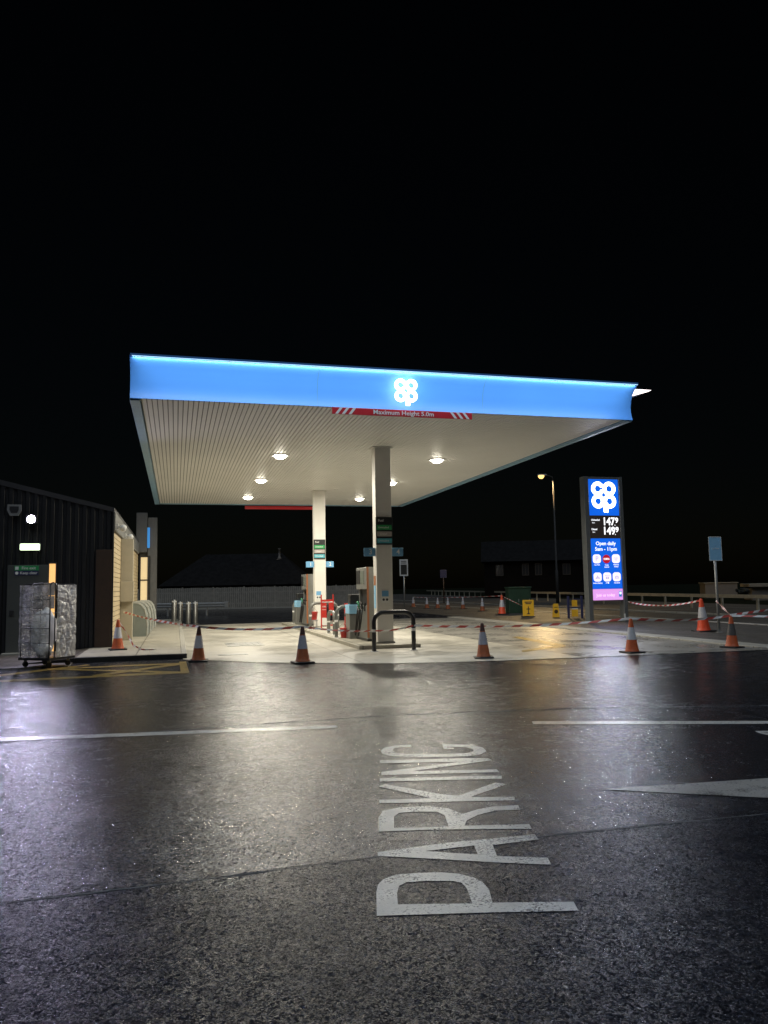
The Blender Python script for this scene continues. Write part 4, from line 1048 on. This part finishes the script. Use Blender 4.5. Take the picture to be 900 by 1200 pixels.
def lump(name, c, s, label, mat, seed):
    rnd = random.Random(seed); bm = bmesh.new(); bmesh.ops.create_icosphere(bm, subdivisions=3, radius=1)
    ph = [rnd.uniform(0, 6) for _ in range(6)]
    for v in bm.verts:
        d = 1 + .10 * math.sin(v.co.x * 4 + ph[0]) * math.cos(v.co.y * 5 + ph[1]) + .07 * math.sin(v.co.z * 9 + v.co.x * 6 + ph[2])
        v.co = Vector((v.co.x * s[0], v.co.y * s[1], max(-.85, v.co.z) * s[2])) * d
    mb = MB(); mb.bm(bm, mat, True); o = mb.build(name, None, c); tag(o, label, 'bag'); return o
q = Bc + Vector(cp(.46, .30, 0))
lump('goods_bag', (q.x, q.y, Z0 + .53), (.26, .20, .48), 'large white bag slumped inside the wrapped roll cage', 'bag_white', 1)
q = Bc + Vector(cp(.62, .13, 0))
q = Bc + Vector(cp(.28, .14, 0))
lump('goods_bag', (q.x, q.y, Z0 + .16), (.16, .13, .17), 'small pale bag low inside the roll cage below the big one', 'bag_white', 2)
q = Bc + Vector(cp(.60, .40, 0))
mb = MB()
for zz in (1.0, 1.28):
    mb.box(-.16, .14, -.16, .16, zz, zz + .27, 'cardboard', .01)
o = mb.build('carton_stack', None, (q.x, q.y, .15), ua); 
o.location.z = .21; tag(o, 'grey cartons stacked in the upper half of the roll cage', 'cartons')
q = Bc + Vector(cp(.45, .40, 0))

# ------------------------------------------------------------------ background
def boards_fence():
    yaw = -TH
    p0 = Vector((-10, 53, 0)); 
    t = thing('board_fence', 'long grey vertical board fence behind the forecourt', 'fence', (-.6, 50.4, -.016), yaw)
    mb = MB(); x = -8.0
    while x < 17.6:
        mb.box(x, x + .135, -.01, .014, .06, 1.74 + random.uniform(-.02, .02), 'fence_wood'); x += .16
    mb.box(-8, 17.6, .016, .06, .4, .5, 'fence_wood'); mb.box(-8, 17.6, .016, .06, 1.3, 1.4, 'fence_wood'); mb.build('boards', t)
    for k in range(11):
        mb = MB(); xx = -8 + k * 2.5; mb.box(xx, xx + .1, .062, .16, 0, 1.8, 'fence_wood'); mb.build('post', t)
    mb = MB(); mb.box(-8, 17.6, -.05, -.012, 0, .10, 'kerb_concrete'); mb.build('gravel_board', t)
boards_fence()
t = thing('crash_barrier', 'low grey crash barrier with blunt end right of the bollards', 'barrier', (-1.0, 34.9, -.008), -TH)
mb = MB()
pr = [(0, .50), (-.05, .54), (-.05, .60), (0, .64), (-.05, .68), (-.05, .74), (0, .78)]
for (a, za), (c, zc) in zip(pr[:-1], pr[1:]):
    mb.face([(-2, a, za), (5.1, a, za), (5.1, c, zc), (-2, c, zc)], 'galv'); mb.face([(-2, a + .006, za), (5.1, a + .006, za), (5.1, c + .006, zc), (-2, c + .006, zc)], 'galv')
mb.build('rail', t, recalc=False)
mb = MB(); mb.box(4.95, 5.2, -.08, .06, .46, .82, 'galv', .02); mb.build('end_plate', t)
for x in (-1, 1.4, 3.8):
    mb = MB(); mb.box(x, x + .1, .012, .12, 0, .74, 'galv'); mb.build('post', t)

# far timber rail
pA, pB = Vector((44.3, 117.0, 0)), Vector((28.0, 10.0, 0))
t = thing('timber_rail', 'long pale timber post and rail barrier along the far road', 'fence', (28.0, 10.0, -.016))
dv = (pA - pB); Ln = dv.length; ang = math.atan2(dv.y, dv.x)
Mr = Matrix.Rotation(ang, 4, 'Z')
mb = MB(); mb.box(-14, Ln, -.05, .05, .66, .84, 'rail_wood', M=Mr); mb.build('rail', t)
for k in range(36):
    mb = MB(); s0 = -12 + k * (Ln + 11) / 36; mb.box(s0 - .07, s0 + .07, -.08 - .06, -.052, 0, .80, 'rail_wood', M=Mr); mb.build('post', t)
# green cabinet
t = thing('roadside_cabinet', 'dark green roadside cabinet behind the yellow box', 'cabinet', (18.75, 23.4, .024), -.1)
mb = MB(); mb.box(-.62, .62, -.3, .3, 0, 1.33, 'green_box', .02); mb.build('body', t)
mb = MB(); mb.box(-.66, .66, -.34, .34, 1.332, 1.40, 'green_box', .025); mb.build('lid', t)
for sx in (-.3, .3):
    mb = MB(); mb.box(sx - .28, sx + .28, -.314, -.302, .08, 1.25, 'green_box', .004); d_ = mb.build('door', t)
    mb = MB(); mb.box(sx + .2, sx + .24, -.33, -.316, .6, .75, 'galv', .003); mb.build('handle', d_)
# yellow box sign
t = thing('warning_board', 'bright yellow board with black marks standing before the green cabinet', 'sign board', (16.75, 18.0, .024), -.26)
mb = MB(); mb.box(-.26, .26, -.02, .02, .06, .80, 'sign_yellow', .006); mb.build('board', t)
mb = MB()
for zz, w in ((.70, .17), (.63, .13)): mb.box(-w, w, -.024, -.0205, zz - .022, zz + .022, 'text_dark')
mb.box(-.02, .02, -.024, -.0205, .16, .50, 'text_dark'); mb.box(-.09, .09, -.024, -.0205, .36, .40, 'text_dark'); mb.prism([(-.10, .14), (.10, .14), (0, .22)], 'y', -.0245, -.0208, 'text_dark'); mb.build('marks', t)
mb = MB(); mb.box(-.30, .30, -.06, .30, 0, .05, 'rubber', .01); mb.prism([(.022, .06), (.26, .05), (.022, .7)], 'x', -.015, .015, 'dark_plastic'); mb.build('stand', t)
t = thing('floor_sign', 'small yellow folding sign with a dark round mark left of the price sign', 'sign board', (17.75, 17.2, .024), -.26)
mb = MB(); mb.prism([(-.16, 0), (.16, 0), (.10, .62), (-.10, .62)], 'y', -.02, .0, 'sign_yellow'); mb.build('board', t)
mb = MB(); mb.lathe([(.09, 0), (.09, .004)], 'timber_brown', 18, M=facing(0, -.022, .26)); mb.box(-.08, .08, -.024, -.021, .44, .47, 'text_dark'); mb.build('mark', t)
mb = MB(); mb.prism([(.002, .6), (.02, .6), (.24, 0), (.21, 0)], 'x', -.13, .13, 'sign_yellow'); mb.build('back_leg', t)
t = thing('post_barrier', 'dark blue posts with yellow and white panels behind the price sign', 'barrier', (17.85, 15.6, .024), -.2)
for sx in (-.30, .30):
    mb = MB(); mb.box(sx - .045, sx + .045, -.045, .045, 0, .98, 'dark_blue', .01); mb.build('post', t)
mb = MB(); mb.box(-.14, .10, -.02, .02, .52, .80, 'sign_yellow', .004); mb.box(-.26, .26, -.016, .016, .82, .86, 'dark_blue'); mb.build('upper_panel', t)
mb = MB(); mb.box(-.16, .12, -.02, .02, .08, .44, 'sign_yellow', .004); mb.box(-.16, .12, -.024, -.021, .40, .438, 'text_white'); mb.box(-.26, .26, -.016, .016, .46, .50, 'dark_blue'); mb.build('lower_panel', t)
# parking rules sign (white frame)
t = thing('information_sign', 'upright white framed sign with dark panel on a thin far post', 'sign', (15.95, 35.6, .024), -.20)
mb = MB(); mb.tube([(0, 0, 0), (0, 0, 2.3)], .045, 'galv', 10); mb.build('post', t)
mb = MB(); mb.box(-.29, .29, -.03, .03, 2.24, 3.38, 'white_band', .01); fr = mb.build('frame', t)
mb = MB(); mb.box(-.21, .21, -.036, -.032, 2.34, 3.02, 'board_black'); mb.build('panel', fr)
mb = MB()
for zz in (3.25, 3.13): mb.box(-.19, .19, -.036, -.032, zz - .025, zz + .025, 'text_dark')
mb.build('text_lines', fr)
t = thing('round_sign_post', 'small dim blue sign on a slim post far beyond the cones', 'sign', (24.2, 50.9, -.016), -.2)
mb = MB(); mb.tube([(0, 0, 0), (0, 0, 2.3)], .05, 'timber_brown', 10); mb.build('post', t)
mb = MB(); mb.box(-.3, .3, -.03, .03, 2.28, 3.0, 'dark_blue', .02); mb.build('plate', t)

# dark buildings
def house(name, loc, rz, w, d, h, rh, label, wins, hip=0.0, chim=None, roofmat='slate'):
    t = thing(name, label, 'house', loc, rz)
    mb = MB(); mb.box(-w / 2, w / 2, 0, d, 0, h, 'house_wall'); mb.build('wall', t)
    mb = MB(); e = .35
    a = [(-w / 2 - e, -e, h), (w / 2 + e, -e, h), (w / 2 + e, d + e, h), (-w / 2 - e, d + e, h)]
    r0, r1 = (-w / 2 - e + hip, d / 2, h + rh), (w / 2 + e - hip, d / 2, h + rh)
    mb.face([a[0], a[1], r1, r0], roofmat); mb.face([a[2], a[3], r0, r1], roofmat); mb.face([a[1], a[2], r1], roofmat); mb.face([a[3], a[0], r0], roofmat); mb.face(a[::-1], roofmat)
    rf = mb.build('roof', t)
    if chim:
        mb = MB(); mb.box(chim - .35, chim + .35, d / 2 - .3, d / 2 + .3, h + rh - .5, h + rh + .8, 'house_wall', .02); mb.lathe([(.12, 0), (.12, .45)], 'shed_wall', 12, M=Matrix.Translation((chim, d / 2, h + rh + .8))); mb.build('chimney', rf)
    for (x, z, ww, hh) in wins:
        mb = MB()
        mb.box(x - ww / 2, x - ww / 2 + .08, -.05, -.002, z, z + hh, 'house_frame'); mb.box(x + ww / 2 - .08, x + ww / 2, -.05, -.002, z, z + hh, 'house_frame')
        mb.box(x - ww / 2 + .08, x + ww / 2 - .08, -.05, -.002, z, z + .08, 'house_frame'); mb.box(x - ww / 2 + .08, x + ww / 2 - .08, -.05, -.002, z + hh - .08, z + hh, 'house_frame'); mb.box(x - .03, x + .03, -.05, -.002, z + .08, z + hh - .08, 'house_frame')
        w_ = mb.build('window', t)
        mb = MB(); mb.box(x - ww / 2 + .08, x - .03, -.03, -.004, z + .08, z + hh - .08, 'house_glass'); mb.box(x + .03, x + ww / 2 - .08, -.03, -.004, z + .08, z + hh - .08, 'house_glass'); mb.build('pane', w_)
    return t
house('bungalow', (6.0, 55.5, -.016), -TH, 13.0, 9, 1.95, 3.0, 'low dark bungalow whose slate roof rises behind the board fence', [(-3, .8, 1.4, 1.1), (3, .8, 1.4, 1.1)], 3.2)
mb = MB(); mb.lathe([(.22, 0), (.22, .10), (.10, .14), (.10, .9), (.13, .92), (.13, 1.0)], 'shed_wall', 14); mb.box(-.3, .3, -.25, .25, -.7, 0, 'shed_wall')
o = mb.build('roof_flue', None, (10.35, 58.2, 4.35)); tag(o, 'small pale flue on the dark slate roof behind the fence', 'flue')
house('far_house', (41.5, 67.5, -.016), -TH - .15, 12, 8, 4.3, 2.6, 'dark two storey house far beyond the green cabinet', [(-4.2, 2.6, .9, 1.3), (-1.2, 2.6, .8, 1.4), (.3, 2.6, .8, 1.4), (3.5, 2.6, .9, 1.3)])
# pale shed at right
t = thing('pale_shed', 'low pale shed with flat roof edge beyond the far rail', 'shed', (45.6, 35.2, -.016), -.55)
mb = MB(); mb.box(-1.4, 6, 0, 4, 0, 1.05, 'shed_wall', .01); mb.box(1.2, 2.2, -.03, -.002, .05, .85, 'house_glass'); mb.build('wall', t)
mb = MB(); mb.box(-1.6, 6.2, -.25, 4.2, 1.05, 1.30, 'shed_roof', .02); mb.build('roof', t)
t = thing('container', 'dull pale container left of the shed beyond the rail', 'container', (49.5, 45.5, -.016), -.45)
mb = MB(); mb.box(-1.6, 1.2, 0, 2.4, 0, 1.35, 'shed_wall', .02); mb.build('body', t)
mb = MB(); mb.box(-1.7, 1.3, -.06, 2.46, 1.352, 1.44, 'shed_roof', .01); mb.build('roof', t)

def leafy(name, loc, label, cat, h, r, trunk_h, n, seed, leaf=.16):
    rnd = random.Random(seed); t = thing(name, label, cat, loc)
    mb = MB(); mb.tube([(0, 0, 0), (.05, 0, trunk_h * .6), (0, .05, trunk_h), (.1, 0, trunk_h + (h - trunk_h) * .5)], .1, 'trunk', 8, rs=[h * .03, h * .024, h * .018, h * .008])
    for k in range(5):
        a = rnd.uniform(0, 6.28); z = trunk_h * rnd.uniform(.7, 1.1); mb.tube([(0, 0, z), (math.cos(a) * r * .4, math.sin(a) * r * .4, z + (h - z) * .35), (math.cos(a) * r * .7, math.sin(a) * r * .7, z + (h - z) * .6)], .05, 'trunk', 6, rs=[h * .012, h * .008, h * .003])
    mb.build('trunk', t)
    mb = MB(); cl = [(rnd.gauss(0, r * .45), rnd.gauss(0, r * .45), trunk_h + (h - trunk_h) * rnd.uniform(.15, .9), r * rnd.uniform(.25, .5)) for _ in range(14)]
    for i in range(n):
        cx, cy, cz, cr = rnd.choice(cl); d = Vector((rnd.gauss(0, 1), rnd.gauss(0, 1), rnd.gauss(0, 1))).normalized() * cr * rnd.random() ** .4
        p = Vector((cx, cy, cz)) + d; u = Vector((rnd.gauss(0, 1), rnd.gauss(0, 1), rnd.gauss(0, 1))).normalized(); w = u.orthogonal().normalized(); s = leaf * rnd.uniform(.6, 1.4)
        mb.face([p - u * s, p - w * s * .5, p + u * s, p + w * s * .5], 'bush_leaf')
    mb.build('crown', t, recalc=False)
leafy('bush', (41.2, 33.0, -.016), 'dark straggly bush in front of the pale shed', 'bush', 1.0, .45, .25, 900, 3, .07)
# distant tiny lamp on a pole behind the bungalow
# ------------------------------------------------------------------ light and render
w = bpy.data.worlds.new('World'); sc.world = w; w.use_nodes = True
nt = w.node_tree; bg = nt.nodes['Background']
sky = nt.nodes.new('ShaderNodeTexSky'); sky.sky_type = 'NISHITA'; sky.sun_disc = False
sky.sun_elevation = math.radians(12.0); sky.sun_rotation = math.radians(180)
nt.links.new(sky.outputs[0], bg.inputs[0]); bg.inputs[1].default_value = .00035
light('sun', 'SUN', (0, -30, 40), .92, (.76, .87, 1.0), math.radians(50), aim=(.12, .5, -1.1))  # broad stand-in for unseen car-park light from behind the camera

sc.render.engine = 'CYCLES'
sc.cycles.use_denoising = True
try: sc.cycles.denoiser = 'OPENIMAGEDENOISE'
except Exception: pass
sc.cycles.max_bounces = 6; sc.cycles.diffuse_bounces = 3; sc.cycles.glossy_bounces = 3; sc.cycles.transparent_max_bounces = 8
sc.cycles.sample_clamp_indirect = 4.0
sc.view_settings.view_transform = 'Standard'; sc.view_settings.look = 'None'
sc.view_settings.gamma = 1; sc.view_settings.exposure = 0; sc.view_settings.use_curve_mapping = False
